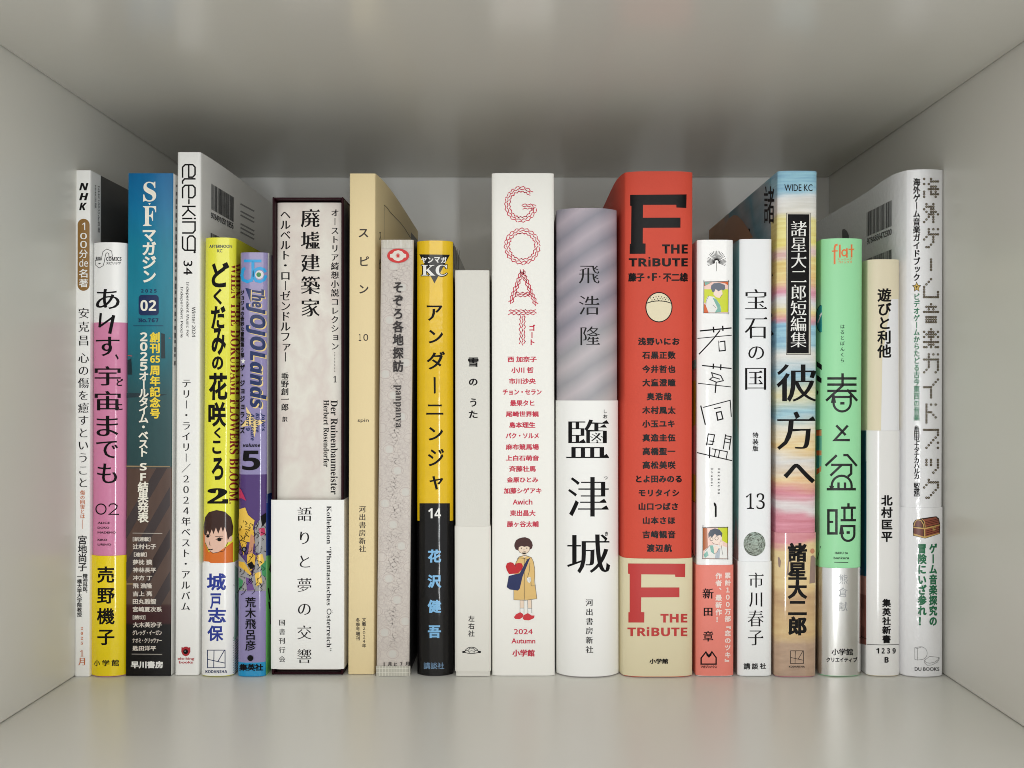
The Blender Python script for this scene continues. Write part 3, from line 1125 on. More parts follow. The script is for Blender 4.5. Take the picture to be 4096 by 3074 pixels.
MARB = ramp_mat('marbled_paper', (0.3, 0.2, 0.9), 0, .2, [(0, (216, 208, 198)), (.3, (226, 222, 212)), (.45, (218, 208, 200)), (.6, (228, 224, 214)), (.8, (216, 206, 198)), (1, (226, 222, 212))], rough=.55, noise=1.2, nscale=(70, 70, 50))
b.cover(MARB)
b.page_block(PAGES)
d = b.ink('title', BLACK)
d.v(D1, '廃墟建築家', 502, 202, 545, 1738, MINB)
d.v(D1, 'オーストリア綺想小説コレクション', 774, 84, 545, 2106, (.014, -.012, 1))
for k in range(14):
    d.disc(B1, 1497, 1370 + k * 15.5, 4.5, n=8)
d.h(B2, serif('1'), 1483, 12, 1516, 82)
d.r(B2, serif('Der Ruinenbaumeister'), 1452, 272, 1528, 1282, (-.006, 0, 0)).r(B2, serif('Herbert Rosendorfer'), 1376, 270, 1436, 990, (-.008, 0, 0))
d.done()
d = b.ink('author_name', BLACK)
d.v(D1, 'ヘルベルト・ローゼンドルファー', 226, 112, 550, 2238, (.016, -.012, 1)).v(B2, '垂野創一郎', 963, 78, -25, 386, (.014, -.012, 1)).h(B2, '訳', 935, 447, 991, 506, (.014, -.012, 1))
d.done()

# ------------------------------------------------------------------ 8: cream magazine
b = Book('book', 'flat cream-coloured paperback with widely spaced small letters, right of the slipcase', 'magazine',
         (1400.5, 1391), (1500, 1497.5), 695, 2700, depth=.147, splay=(0, .0026))
b.cover(mat((229, 210, 164), .6, bump=.08, bscale=1400))
b.page_block(PAGES)
INK = mat((58, 50, 42), .5)
d = b.ink('title', INK)
d.h(D2, 'ス', 150, 655, 258, 750, MED).h(D2, 'ピ', 168, 958, 265, 1065, MED).h(D2, 'ン', 158, 1275, 260, 1370, MED)
d.h(D3, '１', 152, 268, 180, 345).h(D3, '０', 203, 268, 257, 345).h(D3, 'spin', 140, 1205, 263, 1252)
d.done()
d = b.ink('publisher_name', INK)
d.v(D4, '河出書房新社', 192, 74, 620, 1132, MIN).v(D5, '文藝2024年', 211, 43, 752, 1082, REG).v(D5, '冬季号増刊', 143, 45, 755, 1002, REG)
d.done()
d = b.ink('cover_lettering', INK)
d.stroke(D2, [(433, 390), (431, 790)], 2.5).stroke(D2, [(433, 390), (463, 420), (500, 470), (560, 535), (610, 585), (660, 650), (700, 715), (722, 750)], 6)
d.h(D2, 'ス', 377, 690, 398, 780, REG).h(D2, 'ピ', 378, 985, 396, 1100, REG)
d.mat(mat((110, 106, 100), .5)).poly(D2, [(729, 690), (800, 778), (800, 900), (729, 900)])
d.done()

# ------------------------------------------------------------------ 9: leaning softcover with cloth tape
b = Book('book', 'pale greyish pattern-printed softcover with cloth tape at both ends, leaning a little', 'book',
         (1527, 1504.5), (1652, 1638), 960, 2705.5, sag=.0008, n=8, depth=.128)
GB = mat((206, 198, 190), .5, vary=.05, vscale=120)
b.cover([GB, mat((52, 50, 50), .5)], mfun=lambda r, x, y, i: 1 if (x > b.xr - 2e-5 and y > b.yb + .0015) else 0)
b.page_block(PAGES)
d = b.ink('guilloche_print', mat((192, 182, 176), .5))
PALE = mat((203, 200, 193), .5)
PINKG = mat((199, 190, 184), .5)
i = 0
for a in range(-16, 20):
    for c in range(-12, 12):
        x, y = D4[0] + D4[2] * (580 + 90 * a - 227 * c), D4[1] + D4[2] * (232 + 236 * a + 125 * c)
        if not (1000 < y < 2650):
            continue
        xl_ = 1526 - 22 * (y - 960) / 1745
        xr_ = 1651 - 13 * (y - 960) / 1745

        def cl(pts):
            out, cur = [], []
            for p in pts:
                if xl_ + 2 < p[0] < xr_ - 2 and 1002 < p[1] < 2660:
                    cur.append(p)
                else:
                    if len(cur) > 1:
                        out.append(cur)
                    cur = []
            if len(cur) > 1:
                out.append(cur)
            return out
        if not (xl_ - 50 < x < xr_ + 50):
            continue
        for j, (R, amp, kk, wd) in enumerate(((22, 0, 1, 2.6), (40, .28, 5, 1.6), (40, -.28, 5, 1.6), (58, .2, 7, 1.6), (58, -.2, 7, 1.6), (78, .12, 9, 1.8))):
            pts = [(x + 1.1 * R * (1 + amp * math.sin(kk * t)) * math.cos(t), y + .85 * R * (1 + amp * math.sin(kk * t)) * math.sin(t)) for t in np.linspace(0, 2 * math.pi, 49)]
            d.mat(PALE if j == 0 and False else (d.mats[0] if j in (0, 5) else PINKG), up=False)
            for c2 in cl(pts):
                d.stroke(PX, c2, wd, False)
        if xl_ + 16 < x < xr_ - 16:
            d.lift += .00002
            d.mat(PALE, up=False).disc(PX, x, y, 15)
            d.lift -= .00002
d.done()
CLOTH = ramp_mat('woven_tape', 'Z', 0, 1, [(0, (206, 202, 192)), (1, (206, 202, 192))], rough=.8, grain=.5, gscale=(1500, 1500, 200), bump=.3)
d = b.ink('binding_tape', CLOTH)
d.lift += .0002
d.poly(D2, [(418, 776), (741, 776), (750, 872), (408, 872)])
d.done()
CL2 = mat((188, 186, 174), .8)
d = b.ink('binding_tape', CL2)
d.lift += .0002
d.poly(D5, [(343, 1282), (712, 1285), (714, 1396), (345, 1396)])
d.mat(mat((222, 220, 208), .8))
for k in range(12):
    d.stroke(D5, [(352 + k * 32, 1284), (353 + k * 32, 1394)], 5, False)
for y in (1308, 1357):
    d.stroke(D5, [(345, y), (712, y)], 6, False)
d.done()
d = b.ink('emblem', mat((204, 52, 50), .5))
d.disc(D2, 589, 953, 120, 79, 40).mat(mat((222, 216, 206), .5))
d.poly(D2, [(500, 935), (525, 932), (548, 905), (590, 892), (632, 905), (655, 932), (678, 935), (678, 972), (655, 975), (632, 1000), (590, 1014), (548, 1000), (525, 975), (500, 972)])
d.mat(mat((204, 52, 50), .5)).ring(D2, 588, 953, 23, 4).disc(D2, 588, 953, 17)
d.done()
d = b.ink('title', mat((46, 40, 40), .5))
d.v(D2, 'そぞろ各地探訪', 590, 112, 1238, 2236, BOLD, ht=126)
d.r(D3, serif('panpanya'), 538, 832, 620, 1305, (-.014, -.004, 0))
d.h(D5, '1', 430, 1242, 440, 1284, MED).h(D5, '月', 476, 1240, 516, 1284, MED).h(D5, 'と', 543, 1244, 578, 1284, MED).h(D5, '7', 614, 1242, 636, 1284, MED).h(D5, '月', 668, 1236, 706, 1280, MED)
d.done()

# ------------------------------------------------------------------ 10: yellow and black comic
b = Book('book', 'glossy golden yellow comic whose lower third is black with pale blue writing', 'comic book',
         (1671, 1667), (1809, 1815.5), 963, 2706, sag=.0034, n=2.6)
YEL, BLK = mat((226, 186, 18), .12, .5, bump=.3, bscale=90, vary=.04, vscale=200), mat((12, 11, 12), .12, .35, bump=.3, bscale=90)
b.cover([BLK, YEL, BLK], cuts=(2087,), mfun=lambda r, x, y, i: 0 if r == 0 else (2 if (x > b.xr - 2e-5 and y > b.yb + .002) else 1))
b.page_block(PAGES)
d = b.ink('emblem', BLK)
d.poly(D2, [(822, 936), (1161, 940), (990, 1258)])
d.h(D2, serif('KC'), 838, 1042, 1140, 1186, (.07, .06, 0)).mat(WHITE).h(D2, serif('KC'), 848, 1052, 1130, 1174, (0, 0, 0))
for i, ch in enumerate('ヤンマガ'):
    d.h(D2, ch, 843 + 73 * i, 966, 905 + 73 * i, 1032, (.02, .016, 0))
d.done()
d = b.ink('title', BLACK)
BR = (.03, .004, 0)
for ch, f, bx in (('ア', D2, (905, 1500, 1077, 1672)), ('ン', D3, (925, 222, 1085, 372)), ('ダ', D3, (903, 460, 1108, 662)), ('ニ', D3, (900, 1048, 1088, 1162)), ('ン', D3, (925, 1298, 1085, 1447)), ('ジ', D3, (918, 1538, 1097, 1732)), ('ヤ', D4, (935, 290, 1087, 442))):
    d.h(f, ch, *bx, st=BR)
d.poly(D3, [(980, 742), (1003, 748), (1004, 922), (990, 930), (984, 922)])
d.done()
d = b.ink('volume_number', BLK)
d.rect(D4, 826, 592, 1159, 800).mat(WHITE).h(D4, sansb('14'), 922, 648, 1062, 758)
d.done()
d = b.ink('author_name', mat((128, 184, 226), .3))
d.v(D4, '花沢健吾', 990, 136, 1108, 2078, (.034, .028, 0))
d.mat(mat((110, 140, 170), .3)).h(D5, '講談社', 872, 1246, 1097, 1320, REG)
d.done()
d = b.ink('cover_lettering', mat((74, 66, 40), .3))
for x in (1205, 1222, 1240, 1262):
    d.stroke(D2, [(x, 830 + (x - 1190) * .9), (x - 4, 1100)], 4)
d.done()

# ------------------------------------------------------------------ 11: short ivory hardcover
b = Book('hardcover_book', 'short plain ivory hardcover with a small turtle emblem low on its spine', 'book',
         (1820, 1824), (1957.5, 1960), 1082, 2696, sag=.0007, n=9, depth=.130, t=.0018, pages=.0028, frontal=.0012)
b.cover(mat((218, 216, 208), .6, bump=.1, bscale=1500))
b.page_block(PAGES)
d = b.ink('title', BLACK)
BR = (.024, .006, 0)
d.h(D3, '雪', 1362, 528, 1478, 632, (.045, .02, 0)).h(D3, 'の', 1370, 762, 1468, 840, BR).h(D3, 'う', 1385, 980, 1455, 1074, BR).h(D3, 'た', 1370, 1115, 1468, 1200, BR)
d.done()
bd = b.band(2106, mat((226, 224, 216), .55), py_bot=2686, th=.0003)
d = b.ink('publisher_name', SOFTBLACK, bd, .00042)
d.v(D5, '左右社', 1400, 67, 726, 958, REG)
d.done()
d = b.ink('emblem', SOFTBLACK, bd, .00042)
d.stroke(D5, [(1322, 1132), (1335, 1105), (1362, 1082), (1400, 1075), (1440, 1082), (1468, 1105), (1480, 1132)], 7).stroke(D5, [(1322, 1132), (1360, 1142), (1400, 1146), (1440, 1142), (1480, 1132)], 7)
d.stroke(D5, [(1372, 1080), (1380, 1092), (1425, 1092), (1432, 1080)], 5).stroke(D5, [(1380, 1092), (1362, 1112), (1378, 1136)], 5).stroke(D5, [(1425, 1092), (1442, 1112), (1428, 1136)], 5).stroke(D5, [(1362, 1112), (1335, 1110)], 5).stroke(D5, [(1442, 1112), (1468, 1110)], 5).stroke(D5, [(1378, 1120), (1400, 1114), (1428, 1120)], 5)
d.disc(D5, 1315, 1128, 19, 11).disc(D5, 1489, 1128, 18, 12)
d.done()

# ------------------------------------------------------------------ 12: thick white anthology
b = Book('book', 'thick ivory-white paperback with big red stitched capitals and a printed girl holding a heart', 'book',
         (1968, 1968), (2214, 2220), 693.5, 2705.5, sag=.0011, n=11, depth=.147)
b.cover(mat((239, 238, 232), .55, bump=.06, bscale=1500))
b.page_block(PAGES)
RED = mat((196, 40, 68), .5, .2)
d = b.ink('title', RED)
rnd = random.Random(21)


def dashes(pts, lanes, ln=38, step=27, wd=8.6):
    P = [np.array(p, float) for p in pts]
    seg = [np.hypot(*(P[i + 1] - P[i])) for i in range(len(P) - 1)]
    tot = sum(seg)
    s, k = step * .4, 0
    while s < tot - 4:
        r, i = s, 0
        while i < len(seg) - 1 and r > seg[i]:
            r -= seg[i]
            i += 1
        t = (P[i + 1] - P[i]) / seg[i]
        n = np.array((-t[1], t[0]))
        for j, o in enumerate(lanes):
            c = P[i] + t * (r + rnd.uniform(-4, 4) + (step / 2 if j % 2 else 0)) + n * (o + rnd.uniform(-3, 3))
            a = (.52 if (k + j) % 2 else -.42) + rnd.uniform(-.12, .12)
            u = t * math.cos(a) + n * math.sin(a)
            l = ln * rnd.uniform(.75, 1.05)
            d.stroke(E1, [tuple(c - u * l / 2), tuple(c + u * l / 2)], wd, False)
        s += step
        k += 1


dashes([(455 + 152 * math.cos(math.radians(t)), 438 - 168 * math.sin(math.radians(t))) for t in range(44, 350, 8)], (-25, 0, 25), step=27)
dashes([(604, 470), (590, 462), (480, 462)], (-23, 0, 23), step=27)
dashes([(466 + 168 * math.cos(math.radians(t)), 902 - 170 * math.sin(math.radians(t))) for t in range(0, 361, 8)], (-25, 0, 25), step=27)
dashes([(468, 1172), (335, 1538)], (-18, 0, 18), step=27)
dashes([(468, 1172), (615, 1538)], (-18, 0, 18), step=27)
dashes([(395, 1435), (548, 1435)], (-18, 0, 18), step=27)
dashes([(318, 1632), (622, 1632)], (-21, 0, 21), step=27)
dashes([(468, 1662), (468, 1988)], (-25, 0, 25), step=27)
d.v(E2, 'ゴート', 575, 66, 168, 392, BOLD)
d.done()
d = b.ink('contributor_names', mat((196, 44, 70), .5))
for f, s, x0, y0, x1, y1 in ((E2, '西 加奈子', 305, 515, 627, 582), (E2, '小川 哲', 345, 635, 592, 703), (E2, '市川沙央', 320, 757, 618, 825), (E2, 'チョン・セラン', 252, 880, 682, 942),
                             (E2, '最果タヒ', 332, 1000, 603, 1067), (E2, '尾崎世界観', 285, 1122, 652, 1187), (E2, '島本理生', 325, 1242, 612, 1308), (E2, 'パク・ソルメ', 285, 1362, 652, 1425),
                             (E2, '麻布競馬場', 285, 1485, 652, 1552), (E3, '上白石萌音', 285, 5, 652, 68), (E3, '斉藤壮馬', 322, 122, 617, 190), (E3, '金原ひとみ', 295, 245, 645, 308),
                             (E3, '加藤シゲアキ', 262, 365, 682, 433), (E3, sans('Awich'), 362, 492, 580, 552), (E3, '東出昌大', 330, 612, 615, 680), (E3, '藤ヶ谷太輔', 297, 733, 650, 802)):
    d.h(f, s, x0, y0, x1, y1, (.02, .014, 0))
d.done()
d = b.ink('issue_date', mat((196, 44, 70), .5))
d.h(E4, '2024', 375, 932, 582, 990, REG).h(E4, 'Autumn', 347, 1035, 612, 1092, MED)
d.done()
d = b.ink('publisher_name', mat((196, 44, 70), .5))
d.h(E4, '小学館', 357, 1158, 605, 1237, BOLD)
d.done()
LINE = mat((60, 56, 56), .5)
d = b.ink('illustration', mat((222, 186, 118), .55))
d.poly(E3, [(432, 1130), (500, 1112), (575, 1140), (598, 1200), (606, 1330), (600, 1400), (630, 1588), (560, 1605), (374, 1604), (376, 1400), (390, 1200)])
d.mat(mat((236, 214, 192), .55)).poly(E3, [(470, 1080), (512, 1080), (514, 1125), (495, 1140), (470, 1122)]).disc(E3, 487, 1040, 66, 58)
d.poly(E4, [(443, 612), (487, 612), (487, 700), (443, 700)]).poly(E4, [(527, 612), (570, 612), (575, 702), (530, 702)])
d.mat(WHITE).poly(E4, [(443, 700), (487, 700), (490, 770), (440, 752)]).poly(E4, [(530, 702), (575, 702), (580, 780), (535, 762)]).poly(E3, [(318, 1322), (350, 1318), (360, 1352), (330, 1358)]).poly(E3, [(520, 1358), (560, 1356), (566, 1395), (545, 1420), (518, 1395)])
d.mat(mat((66, 30, 28), .5)).poly(E3, [(425, 1060), (395, 1048), (380, 1012), (382, 985), (400, 945), (432, 925), (470, 915), (500, 912), (545, 928), (572, 960), (584, 1000), (575, 1035), (548, 1052), (548, 1020), (520, 1012), (490, 1018), (462, 1008), (430, 1022)])
d.mat(mat((30, 40, 88), .5)).poly(E3, [(520, 1160), (556, 1138), (490, 1300), (470, 1350), (440, 1480), (420, 1502), (330, 1490), (296, 1465), (318, 1340), (440, 1310)])
d.mat(mat((190, 26, 36), .5)).poly(E3, [(380, 1220), (368, 1196), (335, 1188), (300, 1200), (285, 1235), (298, 1280), (322, 1320), (420, 1312), (462, 1270), (476, 1232), (462, 1202), (430, 1196), (396, 1205)])
d.mat(mat((202, 48, 58), .5)).poly(E4, [(375, 800), (400, 768), (445, 745), (478, 765), (474, 800), (440, 822), (390, 820)]).poly(E4, [(474, 818), (480, 780), (530, 755), (570, 782), (604, 782), (596, 812), (540, 836), (490, 832)])
d.mat(LINE).stroke(E3, [(490, 1140), (490, 1604)], 4).stroke(E3, [(374, 1604), (500, 1610), (630, 1592), (606, 1400), (606, 1260), (590, 1180), (568, 1136), (500, 1112), (432, 1128), (400, 1190), (388, 1240)], 4)
d.stroke(E3, [(374, 1490), (374, 1604)], 4).stroke(E3, [(552, 1200), (545, 1290), (525, 1360)], 4).stroke(E3, [(562, 1360), (566, 1450), (616, 1450)], 4).stroke(E3, [(412, 1150), (440, 1140), (486, 1146), (530, 1160)], 4)
d.disc(E3, 458, 1033, 6).disc(E3, 518, 1033, 6).stroke(E3, [(488, 1045), (484, 1056)], 3).stroke(E3, [(482, 1068), (504, 1068)], 4).stroke(E3, [(424, 1050), (440, 1080), (487, 1098), (530, 1080), (550, 1050)], 3)
for x in (443, 487, 527, 570):
    d.stroke(E4, [(x, 612), (x + (3 if x > 500 else 0), 755)], 3)
d.stroke(E4, [(443, 700), (487, 700)], 3).stroke(E4, [(530, 702), (575, 702)], 3).stroke(E3, [(532, 1366), (528, 1400)], 3).stroke(E3, [(545, 1366), (542, 1412)], 3)
d.done()

# ------------------------------------------------------------------ 13: grey-violet rounded hardcover
b = Book('hardcover_book', 'round-backed hardcover, hazy grey-violet above and white below with huge black characters', 'book',
         (2225, 2230), (2467, 2470), 833, 2711, sag=.0058, n=2.9, depth=.132, t=.002, pages=.003)
JK = ramp_mat('hazy_print', (0.55, 0.0, -0.83), -.172, -.06,
              [(k / 22., ((138, 136, 147) if k % 2 else (176, 165, 175)) if k < 11 else ((156, 155, 160) if k % 2 else (188, 180, 184)) if k < 16 else ((168, 165, 167) if k % 2 else (180, 173, 174))) for k in range(23)],
              rough=.34, noise=.03, nscale=(60, 60, 25))
b.cover(JK)
b.page_block(PAGES)
d = b.ink('author_name', SOFTBLACK)
d.h(E1, '飛', 1095, 1117, 1322, 1315, (.006, -.016, 1)).h(E1, '浩', 1097, 1450, 1322, 1660, (.006, -.016, 1)).h(E2, '隆', 1112, 185, 1328, 392, (.006, -.016, 1))
d.done()
bd = b.band(1603, W_MATTE, th=.0003)
d = b.ink('title', BLACK, bd, .00042)
TS = (.012, -.018, 1)
d.h(E2, '鹽', 960, 1215, 1422, 1640, TS).h(E3, '津', 980, 246, 1418, 682, TS).h(E3, '城', 970, 880, 1432, 1312, TS)
d.h(E2, 'し', 1366, 1105, 1396, 1145).h(E2, 'お', 1360, 1160, 1405, 1202).h(E3, 'つ', 1368, 240, 1405, 272).h(E3, 'き', 1378, 850, 1410, 898)
d.done()
d = b.ink('publisher_name', SOFTBLACK, bd, .00042)
d.v(E4, '河出書房新社', 1210, 78, 598, 1195, MIN)
d.done()

# ------------------------------------------------------------------ 14: thick red hardcover
b = Book('book', 'thick vermilion book with a giant black slab letter and names in black, cream band below', 'book',
         (2501, 2494), (2769, 2765), 686, 2711, sag=.0026, n=4.2, depth=.147, splay=(.0026, 0), tau=.008)
FRED = mat((208, 78, 60), .55, .2, bump=.12, bscale=1100, vary=.03)
b.cover(FRED)
b.page_block(PAGES)
FOIL = mat((12, 11, 12), .35, .14, bump=.12, bscale=500)
FP = [(500, 500), (1437, 492), (1432, 718), (1268, 710), (1266, 665), (715, 666), (712, 880), (1336, 878), (1335, 1045), (712, 1048), (710, 1305), (757, 1308), (755, 1478), (493, 1480), (495, 1315), (515, 1312), (522, 685), (500, 680)]
d = b.ink('title', FOIL)
d.poly(F0, FP)
d.h(F0, sansb('THE'), 1030, 1322, 1457, 1475, (.012, .012, 0))
d.h(F0, sansb('TR'), 478, 1552, 790, 1690, (.012, .012, 0)).rect(F0, 803, 1575, 840, 1690).disc(F0, 820, 1545, 17, 15).h(F0, sansb('BUTE'), 870, 1552, 1457, 1690, (.012, .012, 0))
d.done()
d = b.ink('author_name', FOIL)
d.h(F1, '藤子・', 312, 90, 552, 188, (.045, .035, 0)).h(F1, sansb('F'), 575, 92, 632, 178).disc(F1, 660, 132, 10).h(F1, '不二雄', 697, 88, 972, 188, (.045, .035, 0))
d.done()
d = b.ink('contributor_names', FOIL)
for f, s, x0, y0, x1, y1 in ((F1, '浅野いにお', 425, 808, 878, 890), (F1, '石黒正数', 472, 960, 832, 1040), (F1, '今井哲也', 472, 1115, 832, 1193), (F1, '大童澄瞳', 472, 1265, 832, 1345),
                             (F1, '奥浩哉', 520, 1418, 787, 1497), (F1, '木村風太', 472, 1570, 832, 1650), (F2, '小玉ユキ', 472, 115, 828, 195), (F2, '真造圭伍', 472, 270, 832, 350),
                             (F2, '高橋聖一', 472, 420, 830, 502), (F2, '高松美咲', 472, 572, 832, 655), (F2, 'とよ田みのる', 388, 725, 910, 805), (F2, 'モリタイシ', 425, 880, 877, 958),
                             (F2, '山口つばさ', 425, 1030, 868, 1110), (F2, '山本さほ', 472, 1185, 830, 1265), (F2, '吉﨑観音', 472, 1340, 832, 1420), (F2, '渡辺航', 520, 1490, 792, 1575)):
    n_ = len(s)
    pw = (x1 - x0 - 80) / (n_ - 1)
    for i, ch in enumerate(s):
        d.v(f, ch, x0 + 40 + pw * i, 80, y0, y1, (.042, .028, 0))
d.done()
# plain stand-in vignette: a cream roundel with a dotted upper part
d = b.ink('emblem', BLACK)
CR2 = mat((226, 216, 184), .45)
d.disc(F1, 652, 470, 150, 168).mat(CR2).disc(F1, 652, 470, 139, 157)
for k in range(7):
    for j in range(3):
        d.mat(BLACK, up=False)
        d.lift += .00002
        d.disc(F1, 560 + k * 30 + (15 if j % 2 else 0), 350 + j * 22 + abs(k - 3) * 6, 6, n=8)
        d.lift -= .00002
d.lift += .00002
d.stroke(F1, [(520, 425), (580, 405), (652, 400), (725, 405), (784, 425)], 9)
d.done()
bd = b.band(2235, mat((220, 210, 176), .5), th=.0003)
d = b.ink('band_lettering', mat((190, 58, 56), .45), bd, .00042)
kx, ky = (938 - 315) / 937.0, (352 - 205) / 226.0
d.poly(F3, [(315, 205), (938, 208), (936, 356), (830, 354), (828, 328), (457, 325), (455, 470), (875, 470), (875, 578), (455, 580), (454, 742), (490, 744), (488, 858), (318, 858), (318, 745), (332, 743), (332, 322), (315, 318)])
d.h(F3, sansb('THE'), 667, 762, 960, 858, (.008, .008, 0)).h(F3, sansb('TRiBUTE'), 308, 908, 960, 1010, (.008, .008, 0))
d.done()
d = b.ink('publisher_name', BLACK, bd, .00042)
d.h(F3, '小学館', 545, 1256, 752, 1314, BOLD)
d.done()

# ------------------------------------------------------------------ 15: white comic with scratchy hand-drawn title, coral band
b = Book('book', 'white comic with spidery hand-drawn title, two small portrait panels and a coral band', 'comic book',
         (2788, 2786), (2931, 2929), 960, 2708, sag=.0014, n=5)
b.cover(mat((242, 242, 241), .14, .5, bump=.25, bscale=90))
b.page_block(PAGES)
d = b.ink('emblem', SOFTBLACK)
for k in range(25):
    a = math.radians(-208 + k * 236 / 24.)
    d.stroke(G0, [(405 + 22 * math.cos(a), 1132 + 22 * math.sin(a)), (405 + 106 * math.cos(a), 1128 + (120 if a > -2.6 and a < -.5 else 92) * math.sin(a))], 5)
d.stroke(G0, [(405, 1130), (402, 1232)], 4)
d.done()
d = b.ink('title', BLACK)
for pts, wd in (([(1110, 732), (1450, 700)], 12), ([(1255, 690), (1258, 745)], 13), ([(1357, 680), (1360, 726)], 13), ([(1082, 815), (1455, 780)], 7), ([(1325, 730), (1262, 810), (1205, 875), (1098, 988)], 11),
                ([(1315, 858), (1312, 850), (1320, 955), (1386, 948), (1380, 845), (1330, 852)], 10), ([(1132, 1115), (1452, 1148)], 10), ([(1255, 1098), (1253, 1147)], 12), ([(1337, 1107), (1335, 1160)], 12),
                ([(1235, 1195), (1250, 1240), (1215, 1270), (1290, 1300), (1365, 1283), (1335, 1225), (1235, 1195)], 9), ([(1255, 1245), (1325, 1266)], 8), ([(1088, 1312), (1448, 1352)], 7), ([(1285, 1300), (1275, 1415)], 11),
                ([(1116, 1562), (1165, 1767)], 11), ([(1145, 1578), (1440, 1500), (1452, 1680)], 8), ([(1265, 1592), (1333, 1578)], 9), ([(1288, 1635), (1303, 1720), (1360, 1705), (1340, 1625), (1288, 1635)], 11)):
    d.stroke(F1, pts, wd * 1.25)
for pts, wd in (([(1198, 265), (1180, 392)], 10), ([(1198, 268), (1268, 278), (1245, 385), (1175, 378)], 9), ([(1215, 345), (1262, 352)], 9), ([(1390, 275), (1365, 430)], 9), ([(1390, 287), (1450, 298), (1430, 440)], 9),
                ([(1388, 318), (1440, 330)], 8), ([(1375, 355), (1440, 368)], 8), ([(1078, 475), (1455, 562)], 9), ([(1215, 415), (1210, 532)], 11), ([(1240, 432), (1410, 465), (1395, 548)], 8), ([(1280, 445), (1265, 515)], 8), ([(1325, 450), (1310, 528)], 8)):
    d.stroke(F2, pts, wd * 1.25)
d.done()
d = b.ink('subtitle', SOFTBLACK)
for s, x0, x1, y0, y1 in (('Wakakusa', 1303, 1332, 645, 952), ('Doumei', 1227, 1252, 645, 873)):
    p_ = (y1 - y0) / len(s)
    for i, ch in enumerate(s):
        hh = (x1 - x0) * (1 if ch in 'WDkd' else .75)
        d.r(F2, ch, x0, y0 + i * p_, x0 + hh, y0 + i * p_ + (24 if ch in 'WDm' else 7 if ch == 'i' else 20), REG)
d.done()
d = b.ink('volume_number', BLACK)
d.poly(F2, [(1257, 1030), (1270, 1025), (1285, 1045), (1291, 1070), (1291, 1180), (1283, 1190), (1270, 1183), (1270, 1075), (1260, 1050)])
d.done()
LIME, ORG, TEA, PNK, SKN, HAIR = (mat(c, .25) for c in ((204, 214, 40), (214, 96, 40), (122, 178, 164), (242, 206, 194), (244, 222, 208), (96, 104, 120)))
d = b.ink('illustration', PNK)
d.rect(F1, 1150, 187, 1420, 533).mat(ORG).poly(F1, [(1290, 190), (1420, 190), (1420, 230), (1380, 205)]).poly(F1, [(1150, 430), (1170, 450), (1200, 533), (1150, 533)])
d.poly(F1, [(1150, 190), (1240, 195), (1150, 240)]).mat(LIME).rect(F1, 1154, 272, 1416, 420).poly(F1, [(1300, 420), (1416, 420), (1416, 525), (1340, 525)])
d.mat(WHITE).poly(F1, [(1195, 345), (1260, 355), (1320, 430), (1340, 480), (1338, 528), (1205, 528), (1168, 450), (1172, 390)])
d.mat(TEA).poly(F1, [(1245, 365), (1285, 380), (1330, 450), (1340, 525), (1270, 530), (1300, 480)]).poly(F1, [(1156, 192), (1230, 196), (1160, 232)])
d.mat(SKN).poly(F1, [(1262, 270), (1350, 285), (1355, 330), (1325, 368), (1285, 360), (1255, 330)])
d.mat(HAIR).poly(F1, [(1228, 265), (1230, 230), (1260, 205), (1320, 200), (1380, 225), (1385, 262), (1368, 285), (1345, 275), (1310, 295), (1278, 268), (1262, 305), (1240, 298)])
d.mat(BLACK).stroke(F1, [(1146, 190), (1425, 184)], 5).stroke(F1, [(1150, 170), (1148, 535)], 5).stroke(F1, [(1418, 172), (1416, 548)], 5).stroke(F1, [(1142, 533), (1424, 535)], 5)
d.stroke(F1, [(1170, 455), (1175, 400), (1205, 340)], 3).stroke(F1, [(1250, 445), (1285, 480)], 3).stroke(F1, [(1325, 368), (1352, 330)], 3)
d.done()
d = b.ink('illustration', PNK)
d.rect(F2, 1140, 1302, 1410, 1645).mat(mat((176, 96, 48), .25)).poly(F2, [(1142, 1304), (1186, 1304), (1192, 1520), (1142, 1560)])
d.mat(LIME).poly(F2, [(1300, 1304), (1408, 1304), (1408, 1480), (1340, 1440)])
d.mat(WHITE).poly(F2, [(1142, 1640), (1160, 1560), (1215, 1500), (1260, 1490), (1340, 1500), (1400, 1520), (1408, 1643)])
d.mat(TEA).poly(F2, [(1215, 1500), (1250, 1500), (1265, 1600), (1225, 1570)]).poly(F2, [(1146, 1600), (1185, 1560), (1200, 1610), (1160, 1640)]).mat(mat((176, 186, 196), .3)).poly(F2, [(1285, 1540), (1330, 1530), (1320, 1643), (1270, 1643)])
d.mat(SKN).poly(F2, [(1212, 1395), (1345, 1380), (1350, 1450), (1300, 1490), (1255, 1480), (1225, 1445)]).poly(F2, [(1255, 1520), (1290, 1505), (1315, 1530), (1290, 1580), (1262, 1590)]).poly(F2, [(1320, 1470), (1340, 1430), (1362, 1480), (1350, 1520), (1322, 1515)])
d.mat(mat((60, 68, 84), .25)).poly(F2, [(1200, 1420), (1198, 1370), (1220, 1330), (1270, 1312), (1320, 1325), (1352, 1365), (1345, 1410), (1330, 1385), (1290, 1395), (1270, 1370), (1240, 1410), (1215, 1398)])
d.mat(BLACK).ring(F2, 1232, 1430, 17, 4).ring(F2, 1288, 1422, 19, 4).stroke(F2, [(1240, 1468), (1262, 1482), (1300, 1490)], 3)
d.stroke(F2, [(1134, 1304), (1414, 1300)], 5).stroke(F2, [(1140, 1278), (1138, 1648)], 5).stroke(F2, [(1410, 1294), (1410, 1655)], 5).stroke(F2, [(1134, 1647), (1418, 1650)], 5)
d.stroke(F2, [(1160, 1560), (1215, 1500)], 3).stroke(F2, [(1340, 1500), (1355, 1600)], 3).stroke(F2, [(1262, 1590), (1290, 1580), (1315, 1530)], 3)
d.done()
